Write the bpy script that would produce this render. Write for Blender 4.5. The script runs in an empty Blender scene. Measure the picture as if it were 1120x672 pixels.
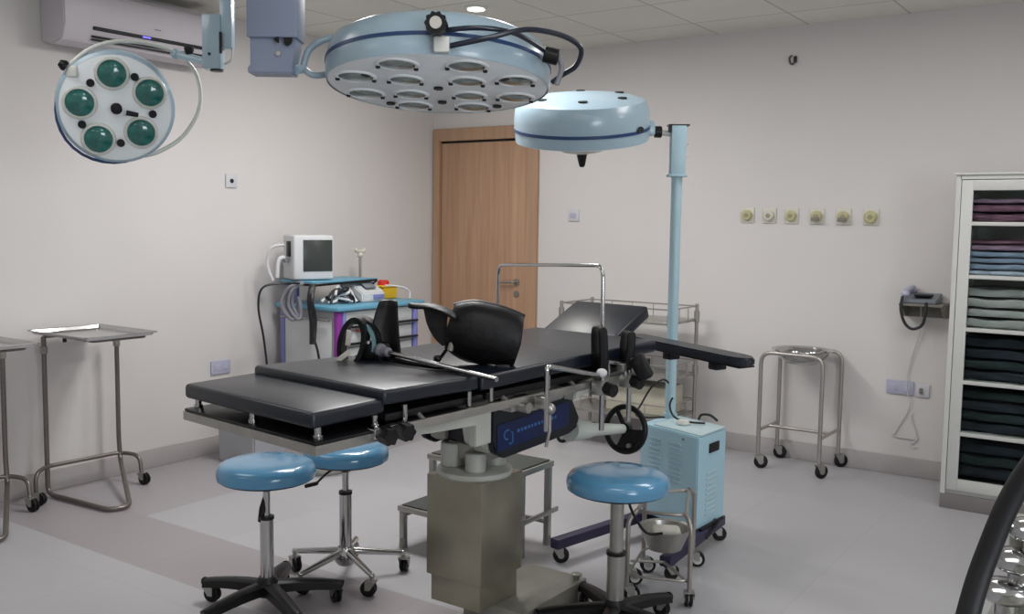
import bpy, bmesh, math, random
from mathutils import Vector, Matrix, Quaternion
random.seed(7)
SC = bpy.context.scene
COL = SC.collection
PI = math.pi

# ------------------------------------------------------------------ materials
def lin(c):
    c = c / 255.0
    return c / 12.92 if c <= 0.04045 else ((c + 0.055) / 1.055) ** 2.4
def rgb(r, g, b): return (lin(r), lin(g), lin(b), 1.0)
MATS = {}
def mat(name, col, rough=0.5, metal=0.0, var=0.06, scale=8.0, bump=0.0, bscale=60.0, coat=0.0, emit=None, estr=0.0, spec=None, trans=0.0, alpha=1.0):
    m = bpy.data.materials.new(name); m.use_nodes = True
    nt = m.node_tree; b = nt.nodes['Principled BSDF']
    tc = nt.nodes.new('ShaderNodeTexCoord')
    nz = nt.nodes.new('ShaderNodeTexNoise'); nz.inputs['Scale'].default_value = scale; nz.inputs['Detail'].default_value = 4
    nt.links.new(tc.outputs['Object'], nz.inputs['Vector'])
    cr = nt.nodes.new('ShaderNodeValToRGB')
    cr.color_ramp.elements[0].position = 0.3; cr.color_ramp.elements[1].position = 0.7
    c = rgb(*col)
    cr.color_ramp.elements[0].color = (c[0]*(1-var), c[1]*(1-var), c[2]*(1-var), 1)
    cr.color_ramp.elements[1].color = (min(1, c[0]*(1+var)), min(1, c[1]*(1+var)), min(1, c[2]*(1+var)), 1)
    nt.links.new(nz.outputs['Fac'], cr.inputs['Fac']); nt.links.new(cr.outputs['Color'], b.inputs['Base Color'])
    b.inputs['Roughness'].default_value = rough; b.inputs['Metallic'].default_value = metal
    if spec is not None: b.inputs['Specular IOR Level'].default_value = spec
    if coat: b.inputs['Coat Weight'].default_value = coat; b.inputs['Coat Roughness'].default_value = 0.1
    if trans: b.inputs['Transmission Weight'].default_value = trans
    if bump:
        n2 = nt.nodes.new('ShaderNodeTexNoise'); n2.inputs['Scale'].default_value = bscale
        nt.links.new(tc.outputs['Object'], n2.inputs['Vector'])
        bp = nt.nodes.new('ShaderNodeBump'); bp.inputs['Strength'].default_value = bump; bp.inputs['Distance'].default_value = 0.01
        nt.links.new(n2.outputs['Fac'], bp.inputs['Height']); nt.links.new(bp.outputs['Normal'], b.inputs['Normal'])
    if emit: b.inputs['Emission Color'].default_value = rgb(*emit); b.inputs['Emission Strength'].default_value = estr
    MATS[name] = m
    return m

mat('wall_paint', (210, 206, 204), 0.75, var=0.02, scale=1.3)
mat('ceiling_board', (224, 222, 214), 0.9, var=0.03, scale=2.0)
mat('steel', (168, 166, 161), 0.32, 0.8, var=0.08, scale=14)
mat('steel_dull', (150, 149, 141), 0.42, 0.6, var=0.10, scale=9)
mat('steel_brushed', (158, 154, 138), 0.33, 0.7, var=0.12, scale=5)
mat('chrome', (190, 190, 190), 0.14, 1.0, var=0.03)
mat('tube_dark', (120, 113, 109), 0.35, 0.7, var=0.06)
mat('tube_steel', (168, 163, 158), 0.33, 0.7, var=0.06)
mat('baseboard_grey', (170, 165, 164), 0.55, var=0.04)
mat('lamp_blue', (156, 178, 190), 0.28, var=0.03, coat=0.3)
mat('lamp_face', (238, 243, 244), 0.4, var=0.03)
mat('lamp_stripe', (38, 62, 104), 0.35, var=0.05)
mat('bulb_green', (36, 104, 96), 0.12, 0.0, var=0.3, scale=30, coat=0.6)
mat('bulb_grey', (84, 104, 98), 0.18, 0.3, var=0.2, scale=30, coat=0.4)
mat('column_blue', (128, 138, 158), 0.4, var=0.03)
mat('pole_blue', (168, 196, 206), 0.35, var=0.03)
mat('box_blue', (168, 204, 218), 0.4, var=0.03)
mat('box_white', (186, 208, 212), 0.4, var=0.02)
mat('black_plastic', (14, 14, 17), 0.4, var=0.15, spec=0.35)
mat('black_rubber', (15, 15, 18), 0.55, var=0.15, spec=0.35)
mat('black_vinyl', (26, 29, 36), 0.36, var=0.12, scale=20, bump=0.08, bscale=25)
mat('vinyl_pad', (17, 24, 34), 0.36, var=0.10, scale=6, bump=0.05, bscale=12)
mat('black_leather', (9, 9, 11), 0.45, var=0.2, scale=14, bump=0.25, bscale=30, spec=0.3)
mat('beam_purple', (44, 38, 66), 0.5, var=0.1)
mat('stool_blue', (84, 142, 178), 0.22, var=0.05, scale=6, coat=0.5, bump=0.04, bscale=8)
mat('enamel_white', (205, 207, 200), 0.4, var=0.03)
mat('plastic_white', (200, 202, 204), 0.45, var=0.03)
mat('plastic_cream', (206, 202, 190), 0.5, var=0.04)
mat('outlet_yellow', (186, 180, 138), 0.5, var=0.15, scale=40)
mat('valve_tan', (150, 146, 118), 0.6, var=0.1)
mat('screen', (58, 62, 60), 0.25, var=0.05)
mat('cart_top', (98, 156, 182), 0.4, var=0.05)
mat('cart_purple', (132, 44, 142), 0.4, var=0.05)
mat('cart_lavender', (118, 122, 178), 0.45, var=0.05)
mat('cart_panel', (168, 168, 170), 0.5, var=0.03)
mat('cart_drawer', (196, 200, 200), 0.45, var=0.03)
mat('sharps_yellow', (222, 178, 34), 0.45, var=0.05)
mat('sharps_red', (196, 44, 40), 0.45, var=0.05)
mat('cable_grey', (122, 122, 130), 0.5, var=0.1)
mat('cable_black', (24, 24, 28), 0.45, var=0.1)
mat('cable_white', (206, 206, 208), 0.5, var=0.05)
mat('hose_navy', (22, 30, 46), 0.3, var=0.1, coat=0.3)
mat('shroud_black', (18, 22, 30), 0.45, var=0.1)
mat('label_blue', (8, 28, 78), 0.4, var=0.25, scale=6)
mat('label_ink', (60, 110, 170), 0.4, var=0.02)
mat('cover_white', (186, 188, 180), 0.35, 0.2, var=0.05)
mat('crank_white', (202, 208, 202), 0.4, var=0.05)
mat('teal_lining', (108, 146, 150), 0.5, var=0.15)
mat('strap_cream', (190, 186, 178), 0.6, var=0.1)
mat('cabinet_white', (196, 196, 192), 0.4, var=0.02)
mat('cabinet_plinth', (122, 118, 116), 0.5, var=0.04)
mat('cloth_purple', (100, 66, 84), 0.9, var=0.25, scale=10)
mat('cloth_mauve', (126, 102, 122), 0.9, var=0.2, scale=10)
mat('cloth_blue', (122, 136, 158), 0.9, var=0.2, scale=10)
mat('cloth_paleblue', (158, 168, 184), 0.9, var=0.15, scale=10)
mat('pack_white', (150, 152, 150), 0.35, var=0.08, scale=10)
mat('cloth_dark', (22, 30, 40), 0.9, var=0.35, scale=12)
mat('cloth_darkgreen', (24, 38, 40), 0.9, var=0.35, scale=12)
mat('socket_white', (200, 200, 206), 0.45, var=0.02)
mat('socket_lilac', (176, 176, 196), 0.45, var=0.03)
mat('phone_grey', (120, 126, 134), 0.5, var=0.08)
mat('shelf_grey', (120, 116, 108), 0.5, var=0.06)
mat('ac_white', (200, 194, 200), 0.4, var=0.02)
mat('slot_black', (16, 16, 22), 0.6, var=0.1)
mat('led_blue', (90, 80, 210), 0.4, emit=(110, 100, 255), estr=1.5)
mat('lamp_glow', (255, 255, 255), 0.5, emit=(255, 255, 250), estr=6.0)
mat('tube_glow', (255, 255, 255), 0.5, emit=(255, 252, 250), estr=2.0)
mat('dust_grey', (84, 84, 84), 0.9, var=0.3)
mat('bin_grey', (172, 174, 180), 0.5, var=0.03)
mat('tread_rubber', (62, 66, 62), 0.7, var=0.12, scale=30)
mat('carton_cream', (190, 185, 168), 0.8, var=0.05)
mat('gauze', (196, 194, 184), 0.9, var=0.1)
mat('flesh_red', (140, 44, 48), 0.6, var=0.1)

def glass_mat():
    m = bpy.data.materials.new('cabinet_glass'); m.use_nodes = True
    b = m.node_tree.nodes['Principled BSDF']
    b.inputs['Base Color'].default_value = (0.9, 0.95, 0.93, 1); b.inputs['Transmission Weight'].default_value = 1.0
    b.inputs['Roughness'].default_value = 0.02; b.inputs['IOR'].default_value = 1.02
    MATS['cabinet_glass'] = m
glass_mat()

def wood_mat(name, c1, c2, sc=3.0):
    m = bpy.data.materials.new(name); m.use_nodes = True; nt = m.node_tree; b = nt.nodes['Principled BSDF']
    tc = nt.nodes.new('ShaderNodeTexCoord'); mp = nt.nodes.new('ShaderNodeMapping'); mp.inputs['Scale'].default_value = (9, 9, 0.35)
    nt.links.new(tc.outputs['Object'], mp.inputs['Vector'])
    n = nt.nodes.new('ShaderNodeTexNoise'); n.inputs['Scale'].default_value = sc; n.inputs['Detail'].default_value = 6; n.inputs['Distortion'].default_value = 0.6
    nt.links.new(mp.outputs['Vector'], n.inputs['Vector'])
    cr = nt.nodes.new('ShaderNodeValToRGB'); cr.color_ramp.elements[0].position = 0.32; cr.color_ramp.elements[1].position = 0.68
    cr.color_ramp.elements[0].color = rgb(*c1); cr.color_ramp.elements[1].color = rgb(*c2)
    nt.links.new(n.outputs['Fac'], cr.inputs['Fac']); nt.links.new(cr.outputs['Color'], b.inputs['Base Color'])
    b.inputs['Roughness'].default_value = 0.5
    MATS[name] = m
wood_mat('door_wood', (166, 130, 104), (186, 150, 122))
wood_mat('frame_wood', (166, 134, 108), (182, 148, 120))

def floor_mat():
    m = bpy.data.materials.new('floor_vinyl'); m.use_nodes = True; nt = m.node_tree; b = nt.nodes['Principled BSDF']
    N = nt.nodes.new; L = nt.links.new
    tc = N('ShaderNodeTexCoord'); gp = N('ShaderNodeNewGeometry'); sep = N('ShaderNodeSeparateXYZ'); L(gp.outputs['Position'], sep.inputs['Vector'])
    def math_(op, a, b_=None, c=None):
        n = N('ShaderNodeMath'); n.operation = op
        for i, v in enumerate((a, b_, c)):
            if v is None: continue
            if isinstance(v, (int, float)): n.inputs[i].default_value = v
            else: L(v, n.inputs[i])
        return n.outputs[0]
    x, y = sep.outputs['X'], sep.outputs['Y']
    # darker band along the room and beside the left wall
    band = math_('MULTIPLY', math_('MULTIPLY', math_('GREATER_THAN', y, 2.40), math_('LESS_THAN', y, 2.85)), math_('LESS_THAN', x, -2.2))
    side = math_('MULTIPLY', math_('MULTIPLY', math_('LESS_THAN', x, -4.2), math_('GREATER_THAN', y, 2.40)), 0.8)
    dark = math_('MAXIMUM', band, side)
    # grout
    gx = math_('FRACT', math_('DIVIDE', math_('ADD', x, 10.2), 0.60)); gy = math_('FRACT', math_('DIVIDE', math_('ADD', y, 9.0 - 0.45), 0.60))
    g1 = math_('LESS_THAN', gx, 0.008); g2 = math_('LESS_THAN', gy, 0.008)
    g = math_('MAXIMUM', g1, g2)
    # tone of each tile
    cx = math_('FLOOR', math_('DIVIDE', math_('ADD', x, 10.2), 0.60)); cy = math_('FLOOR', math_('DIVIDE', math_('ADD', y, 9.0 - 0.45), 0.60))
    cmb = N('ShaderNodeCombineXYZ'); L(cx, cmb.inputs[0]); L(cy, cmb.inputs[1])
    wn = N('ShaderNodeTexWhiteNoise'); L(cmb.outputs[0], wn.inputs['Vector'])
    nz = N('ShaderNodeTexNoise'); nz.inputs['Scale'].default_value = 3.0; nz.inputs['Detail'].default_value = 5; L(tc.outputs['Object'], nz.inputs['Vector'])
    v = math_('ADD', math_('MULTIPLY', wn.outputs['Value'], 0.05), math_('MULTIPLY', nz.outputs['Fac'], 0.10))
    v = math_('ADD', v, 0.92)
    v = math_('SUBTRACT', v, math_('MULTIPLY', g, 0.10))
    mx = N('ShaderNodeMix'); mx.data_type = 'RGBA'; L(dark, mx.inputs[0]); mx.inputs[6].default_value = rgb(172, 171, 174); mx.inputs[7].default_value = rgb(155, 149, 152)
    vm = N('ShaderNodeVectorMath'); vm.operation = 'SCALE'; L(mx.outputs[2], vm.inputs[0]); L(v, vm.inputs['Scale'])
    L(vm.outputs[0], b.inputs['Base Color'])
    rr = math_('ADD', math_('MULTIPLY', nz.outputs['Fac'], 0.15), 0.34); L(rr, b.inputs['Roughness'])
    MATS['floor_vinyl'] = m
floor_mat()

def ceiling_mat():
    m = MATS['ceiling_board']; nt = m.node_tree; N = nt.nodes.new; L = nt.links.new
    b = nt.nodes['Principled BSDF']; src = b.inputs['Base Color'].links[0].from_socket
    tc = N('ShaderNodeTexCoord'); mp = N('ShaderNodeMapping'); mp.inputs['Location'].default_value = (0.2, 0.35, 0)
    L(tc.outputs['Object'], mp.inputs['Vector'])
    br = N('ShaderNodeTexBrick'); br.offset = 0.0; br.inputs['Scale'].default_value = 1.0
    br.inputs['Brick Width'].default_value = 0.6; br.inputs['Row Height'].default_value = 0.6; br.inputs['Mortar Size'].default_value = 0.006
    br.inputs['Color1'].default_value = (1, 1, 1, 1); br.inputs['Color2'].default_value = (0.94, 0.94, 0.94, 1); br.inputs['Mortar'].default_value = (0.62, 0.62, 0.62, 1)
    L(mp.outputs['Vector'], br.inputs['Vector'])
    mx = N('ShaderNodeMix'); mx.data_type = 'RGBA'; mx.blend_type = 'MULTIPLY'; mx.inputs[0].default_value = 1
    L(src, mx.inputs[6]); L(br.outputs['Color'], mx.inputs[7]); L(mx.outputs[2], b.inputs['Base Color'])
ceiling_mat()

# ------------------------------------------------------------------ mesh helpers
def V(*a): return Vector(a)
def frame(z):
    z = Vector(z).normalized(); a = Vector((0, 0, 1)) if abs(z.z) < 0.95 else Vector((1, 0, 0))
    x = a.cross(z).normalized(); y = z.cross(x)
    return Matrix(((x.x, y.x, z.x), (x.y, y.y, z.y), (x.z, y.z, z.z)))
def rotz(a): return Matrix.Rotation(a, 3, 'Z')
def euler(x=0, y=0, z=0): return (Matrix.Rotation(z, 3, 'Z') @ Matrix.Rotation(y, 3, 'Y') @ Matrix.Rotation(x, 3, 'X'))
def smoothpts(pts, n=8, closed=False):
    P = [Vector(p) for p in pts]; out = []; k = len(P)
    rng = range(k) if closed else range(k - 1)
    for i in rng:
        p0 = P[(i - 1) % k] if closed or i > 0 else P[i]; p1 = P[i]; p2 = P[(i + 1) % k]
        p3 = P[(i + 2) % k] if closed or i + 2 < k else P[(i + 1) % k]
        for j in range(n):
            t = j / n
            out.append(0.5 * ((2 * p1) + (-p0 + p2) * t + (2 * p0 - 5 * p1 + 4 * p2 - p3) * t * t + (-p0 + 3 * p1 - 3 * p2 + p3) * t ** 3))
    if not closed: out.append(P[-1])
    return out
def fillet(pts, r, n=6, closed=False):
    P = [Vector(p) for p in pts]; out = []; k = len(P)
    for i in range(k):
        if not closed and (i == 0 or i == k - 1): out.append(P[i]); continue
        a, b, c = P[(i - 1) % k], P[i], P[(i + 1) % k]
        d1 = (a - b); d2 = (c - b); rr = min(r, d1.length * 0.49, d2.length * 0.49)
        s = b + d1.normalized() * rr; e = b + d2.normalized() * rr
        for j in range(n + 1):
            t = j / n; out.append((1 - t) ** 2 * s + 2 * t * (1 - t) * b + t * t * e)
    return out

class MB:
    def __init__(s): s.bm = bmesh.new(); s.T = None
    def _add(s, verts, faces):
        vs = [s.bm.verts.new(v) for v in verts]
        for f in faces:
            try: s.bm.faces.new([vs[i] for i in f])
            except ValueError: pass
        return s
    def merge(s, b2):
        me = bpy.data.meshes.new('t'); b2.to_mesh(me); b2.free(); s.bm.from_mesh(me); bpy.data.meshes.remove(me); return s
    def box(s, c, d, R=None, bev=0.0, seg=2):
        b = bmesh.new(); bmesh.ops.create_cube(b, size=1.0)
        for v in b.verts: v.co = Vector((v.co.x * d[0], v.co.y * d[1], v.co.z * d[2]))
        if bev > 0: bmesh.ops.bevel(b, geom=list(b.edges), offset=min(bev, min(d) * 0.49), segments=seg, affect='EDGES', profile=0.5, clamp_overlap=True)
        R = R or Matrix.Identity(3); c = Vector(c)
        for v in b.verts: v.co = R @ v.co + c
        return s.merge(b)
    def b2(s, a, b, bev=0.0, seg=2):
        a = Vector(a); b = Vector(b); return s.box((a + b) / 2, tuple(abs(q) for q in (b - a)), None, bev, seg)
    def lathe(s, prof, o=(0, 0, 0), ax=(0, 0, 1), seg=28, cap=True):
        R = frame(ax) if tuple(ax) != (0, 0, 1) else Matrix.Identity(3); o = Vector(o); vs = []; fs = []
        n = len(prof)
        for i in range(seg):
            a = 2 * PI * i / seg
            for r, z in prof: vs.append(o + R @ Vector((max(r, 1e-5) * math.cos(a), max(r, 1e-5) * math.sin(a), z)))
        for i in range(seg):
            j = (i + 1) % seg
            for k in range(n - 1): fs.append((i * n + k, j * n + k, j * n + k + 1, i * n + k + 1))
        if cap:
            fs.append([i * n for i in range(seg)][::-1]); fs.append([i * n + n - 1 for i in range(seg)])
        return s._add(vs, fs)
    def cyl(s, p0, p1, r0, r1=None, seg=20, bev=0.0):
        p0 = Vector(p0); p1 = Vector(p1); r1 = r0 if r1 is None else r1; h = (p1 - p0).length
        if bev: pr = [(r0 - bev, 0), (r0, bev), (r1, h - bev), (r1 - bev, h)]
        else: pr = [(r0, 0), (r1, h)]
        return s.lathe(pr, p0, tuple((p1 - p0) / h), seg)
    def tube(s, pts, r, seg=10, closed=False, flat=None):
        P = [Vector(p) for p in pts]; n = len(P); vs = []; fs = []; up = None
        for i in range(n):
            if closed: t = (P[(i + 1) % n] - P[i - 1])
            else: t = P[min(i + 1, n - 1)] - P[max(i - 1, 0)]
            t.normalize()
            if up is None:
                a = Vector((0, 0, 1)) if abs(t.z) < 0.9 else Vector((1, 0, 0)); up = (a - a.dot(t) * t).normalized()
            else: up = (up - up.dot(t) * t).normalized()
            sd = t.cross(up); rr = r[i] if isinstance(r, (list, tuple)) else r
            for k in range(seg):
                a = 2 * PI * k / seg; vs.append(P[i] + rr * (math.cos(a) * up + math.sin(a) * sd))
        for i in range(n if closed else n - 1):
            j = (i + 1) % n
            for k in range(seg):
                l = (k + 1) % seg; fs.append((i * seg + k, i * seg + l, j * seg + l, j * seg + k))
        if not closed:
            fs.append(list(range(seg))[::-1]); fs.append([(n - 1) * seg + k for k in range(seg)])
        return s._add(vs, fs)
    def torus(s, o, ax, R, r, seg=40, rs=10, a0=0, a1=2 * PI):
        M = frame(ax); o = Vector(o); full = abs(a1 - a0 - 2 * PI) < 1e-6
        k = seg if full else seg + 1
        pts = [o + M @ Vector((R * math.cos(a0 + (a1 - a0) * i / seg), R * math.sin(a0 + (a1 - a0) * i / seg), 0)) for i in range(k)]
        return s.tube(pts, r, rs, closed=full)
    def sph(s, c, r, sc=(1, 1, 1), R=None):
        b = bmesh.new(); bmesh.ops.create_uvsphere(b, u_segments=20, v_segments=12, radius=r); R = R or Matrix.Identity(3)
        for v in b.verts: v.co = R @ Vector((v.co.x * sc[0], v.co.y * sc[1], v.co.z * sc[2])) + Vector(c)
        return s.merge(b)
    def prism(s, poly, o, ux, uy, th, bev=0.0):
        # poly in (u, v) on the plane o + u ux + v uy, thickness th along ux x uy
        o = Vector(o); ux = Vector(ux).normalized(); uy = Vector(uy); uy = (uy - uy.dot(ux) * ux).normalized(); n = ux.cross(uy)
        b = bmesh.new(); lo = [b.verts.new(o + u * ux + v * uy) for u, v in poly]; f = b.faces.new(lo)
        r = bmesh.ops.extrude_face_region(b, geom=[f]); 
        for e in r['geom']:
            if isinstance(e, bmesh.types.BMVert): e.co += n * th
        if bev: bmesh.ops.bevel(b, geom=list(b.edges), offset=bev, segments=2, affect='EDGES', clamp_overlap=True)
        return s.merge(b)
    def strip(s, rows, th):
        # rows: grid of points [i][j]; thickened sheet
        rows = [[Vector(p) for p in r] for r in rows]; n = len(rows); m = len(rows[0]); N = [[None] * m for _ in range(n)]
        for i in range(n):
            for j in range(m):
                du = rows[min(i + 1, n - 1)][j] - rows[max(i - 1, 0)][j]; dv = rows[i][min(j + 1, m - 1)] - rows[i][max(j - 1, 0)]
                c = du.cross(dv); N[i][j] = c.normalized() if c.length > 1e-9 else Vector((0, 0, 1))
        vs = [rows[i][j] + N[i][j] * th / 2 for i in range(n) for j in range(m)] + [rows[i][j] - N[i][j] * th / 2 for i in range(n) for j in range(m)]
        o = n * m; fs = []
        for i in range(n - 1):
            for j in range(m - 1):
                a, b, c, d = i * m + j, i * m + j + 1, (i + 1) * m + j + 1, (i + 1) * m + j
                fs += [(a, b, c, d), (o + d, o + c, o + b, o + a)]
        for j in range(m - 1): fs += [(j + 1, j, o + j, o + j + 1), ((n - 1) * m + j, (n - 1) * m + j + 1, o + (n - 1) * m + j + 1, o + (n - 1) * m + j)]
        for i in range(n - 1): fs += [(i * m, (i + 1) * m, o + (i + 1) * m, o + i * m), ((i + 1) * m + m - 1, i * m + m - 1, o + i * m + m - 1, o + (i + 1) * m + m - 1)]
        return s._add(vs, fs)
    def xf(s, fn):
        for v in s.bm.verts: v.co = fn(v.co)
        return s
    def build(s, name, m, parent=None, smooth=True, label=None, sub=0):
        bm = s.bm; bmesh.ops.recalc_face_normals(bm, faces=list(bm.faces))
        lo = Vector((min(v.co.x for v in bm.verts), min(v.co.y for v in bm.verts), min(v.co.z for v in bm.verts)))
        hi = Vector((max(v.co.x for v in bm.verts), max(v.co.y for v in bm.verts), max(v.co.z for v in bm.verts)))
        c = (lo + hi) / 2; c.z = lo.z
        for v in bm.verts: v.co -= c
        me = bpy.data.meshes.new(name); bm.to_mesh(me); bm.free()
        me.materials.append(MATS[m])
        if smooth:
            for p in me.polygons: p.use_smooth = True
            me.set_sharp_from_angle(angle=math.radians(38))
        o = bpy.data.objects.new(name, me); COL.objects.link(o)
        if parent is not None:
            o.parent = parent; c2 = c - W[parent.name]
        else: c2 = c
        o.location = c2; W[o.name] = c.copy()
        if sub:
            md = o.modifiers.new('sub', 'SUBSURF'); md.levels = sub; md.render_levels = sub
        if label: o['label'] = label
        return o
W = {}
def thing(name, loc, label, cat, group=None):
    o = bpy.data.objects.new(name, None); o.empty_display_size = 0.05; COL.objects.link(o); o.location = loc; W[o.name] = Vector(loc)
    o['label'] = label; o['category'] = cat
    if group: o['group'] = group
    return o
def tag(o, label, cat, group=None, kind=None):
    if label: o['label'] = label
    if cat: o['category'] = cat
    if group: o['group'] = group
    if kind: o['kind'] = kind
    return o
def struct(o, label=None):
    o['kind'] = 'structure'
    if label: o['label'] = label
    return o

# ------------------------------------------------------------------ camera
P_, RL, Y_ = .0883, -.0140, .6063
f_ = V(-math.sin(Y_) * math.cos(P_), math.cos(Y_) * math.cos(P_), -math.sin(P_)); rt = V(math.cos(Y_), math.sin(Y_), 0); dn = f_.cross(rt)
r2 = math.cos(RL) * rt + math.sin(RL) * dn; d2 = -math.sin(RL) * rt + math.cos(RL) * dn; u2 = -d2
cam = bpy.data.cameras.new('camera'); co = bpy.data.objects.new('camera', cam); COL.objects.link(co)
mw = Matrix(((r2.x, u2.x, -f_.x, 0), (r2.y, u2.y, -f_.y, 0), (r2.z, u2.z, -f_.z, 1.5), (0, 0, 0, 1))); co.matrix_world = mw
cam.sensor_width = 36; cam.lens = 1055 / 1120 * 36; cam.clip_start = 0.02; SC.camera = co

# ------------------------------------------------------------------ room
XL, XR, YB, YF, ZC = -5.0, 2.6, 6.08, -2.4, 2.75
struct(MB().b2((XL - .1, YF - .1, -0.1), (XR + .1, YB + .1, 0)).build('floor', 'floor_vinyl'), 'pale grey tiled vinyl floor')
struct(MB().b2((XL - .1, YF - .1, ZC), (XR + .1, YB + .1, ZC + .1)).build('ceiling', 'ceiling_board'), 'off-white tiled suspended ceiling')
struct(MB().b2((XL - .1, YF - .1, 0), (XL, YB + .1, ZC)).build('wall_left', 'wall_paint'), 'plain off-white side wall')
struct(MB().b2((XR, YF - .1, 0), (XR + .1, YB + .1, ZC)).build('wall_right', 'wall_paint'))
struct(MB().b2((XL, YF - .1, 0), (XR, YF, ZC)).build('wall_front', 'wall_paint'))
# back wall with door opening
DX0, DX1, DZ = -5.0, -3.995, 2.23
w = MB(); w.b2((DX1, YB, 0), (XR, YB + .1, ZC)); w.b2((XL, YB, DZ), (DX1, YB + .1, ZC)); w.b2((XL, YB + .05, 0), (DX1, YB + .1, DZ))
struct(w.build('wall_back', 'wall_paint'), 'plain off-white wall with the wooden door')
struct(MB().b2((XL, YF, 0), (XL + .012, YB - .0, .115), .004).build('baseboard_left', 'baseboard_grey'), 'grey skirting along the side wall')
struct(MB().b2((DX1, YB - .012, 0), (XR, YB, .115), .004).build('baseboard_back', 'baseboard_grey'), 'grey skirting along the back wall')
d = thing('door_1', (-4.5, YB, 0), None, None); del d['label']; del d['category']; d['kind'] = 'structure'; d['label'] = 'closed light wood flush door in a matching frame'
fr = MB(); fr.b2((-4.985, YB - .03, 0), (-4.925, YB + .05, 2.13)); fr.b2((-4.075, YB - .03, 0), (DX1 + .012, YB + .05, 2.13)); fr.b2((-4.985, YB - .03, 2.13), (DX1 + .012, YB + .05, 2.225)); fr.build('door_frame', 'frame_wood', d)
MB().b2((-4.925, YB + .004, 2.112), (-4.075, YB + .03, 2.13)).build('shadow_gap', 'slot_black', d)
MB().b2((-4.915, YB - .006, 0.005), (-4.08, YB + .035, 2.112), .002).build('door_leaf', 'door_wood', d)
hd = MB(); hd.cyl((-4.17, YB - .006, 1.04), (-4.17, YB - .016, 1.04), .026); hd.tube(fillet([(-4.17, YB - .01, 1.04), (-4.17, YB - .055, 1.04), (-4.30, YB - .055, 1.035)], .015), .009); hd.cyl((-4.17, YB - .006, .95), (-4.17, YB - .016, .95), .024); hd.build('door_handle', 'steel_dull', d)

# ------------------------------------------------------------------ ceiling light panels (out of view; back row added to brighten the back wall)
def area(name, loc, sx, sy, power, col=(1, 1, 1), rot=(0, 0, 0)):
    l = bpy.data.lights.new(name, 'AREA'); l.shape = 'RECTANGLE'; l.size = sx; l.size_y = sy; l.energy = power; l.color = col
    o = bpy.data.objects.new(name, l); COL.objects.link(o); o.location = loc; o.rotation_euler = rot
    return o
LX = [(-3.5, -.6), (-1.2, -.6), (1.0, -.6), (-3.7, 1.6), (-.9, 1.6), (1.2, 1.6), (-3.15, 3.75), (-.9, 4.3), (1.2, 4.4)]
for i, (x, y) in enumerate(LX):
    t = thing('unseen_ceiling_light', (x, y, ZC - .03), 'unseen recessed fluorescent ceiling panel', 'ceiling light', 'unseen fluorescent ceiling panels')
    MB().b2((x - .62, y - .32, ZC - .025), (x + .62, y + .32, ZC - .001), .004).build('light_frame', 'enamel_white', t)
    MB().b2((x - .58, y - .28, ZC - .03), (x + .58, y + .28, ZC - .026)).build('diffuser', 'tube_glow', t)
    area('unseen_panel_glow', (x, y, ZC - .05), 1.1, .5, (4 if y < 0 else (4 if x < -3 else 6)) if y < 2 else (42 if x < -2 else 13), (1.0, .99, .985))
# unseen window added for cool fill light from behind on the right
wn = thing('added_window_1', (XR, .5, 1.0), None, None); del wn['label']; del wn['category']; wn['kind'] = 'structure'
m_ = MB(); m_.b2((XR - .03, -.4, .9), (XR - .001, -.34, 2.2)); m_.b2((XR - .03, 1.34, .9), (XR - .001, 1.4, 2.2)); m_.b2((XR - .03, -.34, .9), (XR - .001, 1.34, .96)); m_.b2((XR - .03, -.34, 2.14), (XR - .001, 1.34, 2.2)); m_.b2((XR - .03, .47, .96), (XR - .001, .53, 2.14)); m_.build('added_window_frame', 'enamel_white', wn)
MB().b2((XR - .015, -.34, .96), (XR - .002, 1.34, 2.14)).build('added_window_pane', 'tube_glow', wn)
area('added_window_glow', (XR - .06, .5, 1.55), 1.1, 1.6, 48, (.80, .90, 1.0), (0, PI / 2, 0))
# small recessed downlight
t = thing('downlight', (-3.49, 4.62, ZC - .012), 'small round lit downlight in the ceiling beyond the large lamp', 'downlight')
MB().lathe([(.055, 0), (.07, .004), (.07, .012)], (-3.49, 4.62, ZC - .012)).build('bezel', 'enamel_white', t)
MB().cyl((-3.49, 4.62, ZC - .016), (-3.49, 4.62, ZC - .0125), .05).build('glowing_disc', 'lamp_glow', t)

dl = bpy.data.lights.new('downlight_beam', 'AREA'); dl.shape = 'DISK'; dl.size = .14; dl.energy = 11; dl.color = (1.0, .96, .90)
do = bpy.data.objects.new('downlight_beam', dl); COL.objects.link(do); do.location = (-3.49, 4.62, ZC - .02); dl.specular_factor = 1.0
# ------------------------------------------------------------------ wall fittings
def wallplate_left(y, z, w_, h, label, mt='socket_white', hole=True):
    t = thing('wall_socket', (XL, y, z), label, 'socket')
    MB().b2((XL + .0005, y - w_ / 2, z - h / 2), (XL + .012, y + w_ / 2, z + h / 2), .003).build('plate', mt, t)
    if hole: MB().cyl((XL + .012, y, z), (XL + .016, y, z), .014).build('socket_hole', 'slot_black', t)
    return t
wallplate_left(4.05, 1.733, .085, .085, 'small square white socket with a dark centre high on the side wall')
t = wallplate_left(3.95, .55, .15, .085, 'lilac-white double socket low on the side wall behind the table', 'socket_lilac', False)
for dy in (-.035, .035): MB().b2((XL + .012, 3.95 + dy - .02, .53), (XL + .015, 3.95 + dy + .02, .57), .001).build('socket_face', 'socket_lilac', t)
t = thing('wall_switch', (-3.674, YB, 1.55), 'small square white light switch on the wall right of the door', 'switch')
MB().b2((-3.718, YB - .012, 1.51), (-3.63, YB - .0005, 1.595), .003).build('plate', 'socket_white', t)
MB().b2((-3.70, YB - .017, 1.535), (-3.65, YB - .012, 1.57), .002).build('rocker', 'socket_lilac', t)
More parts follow.
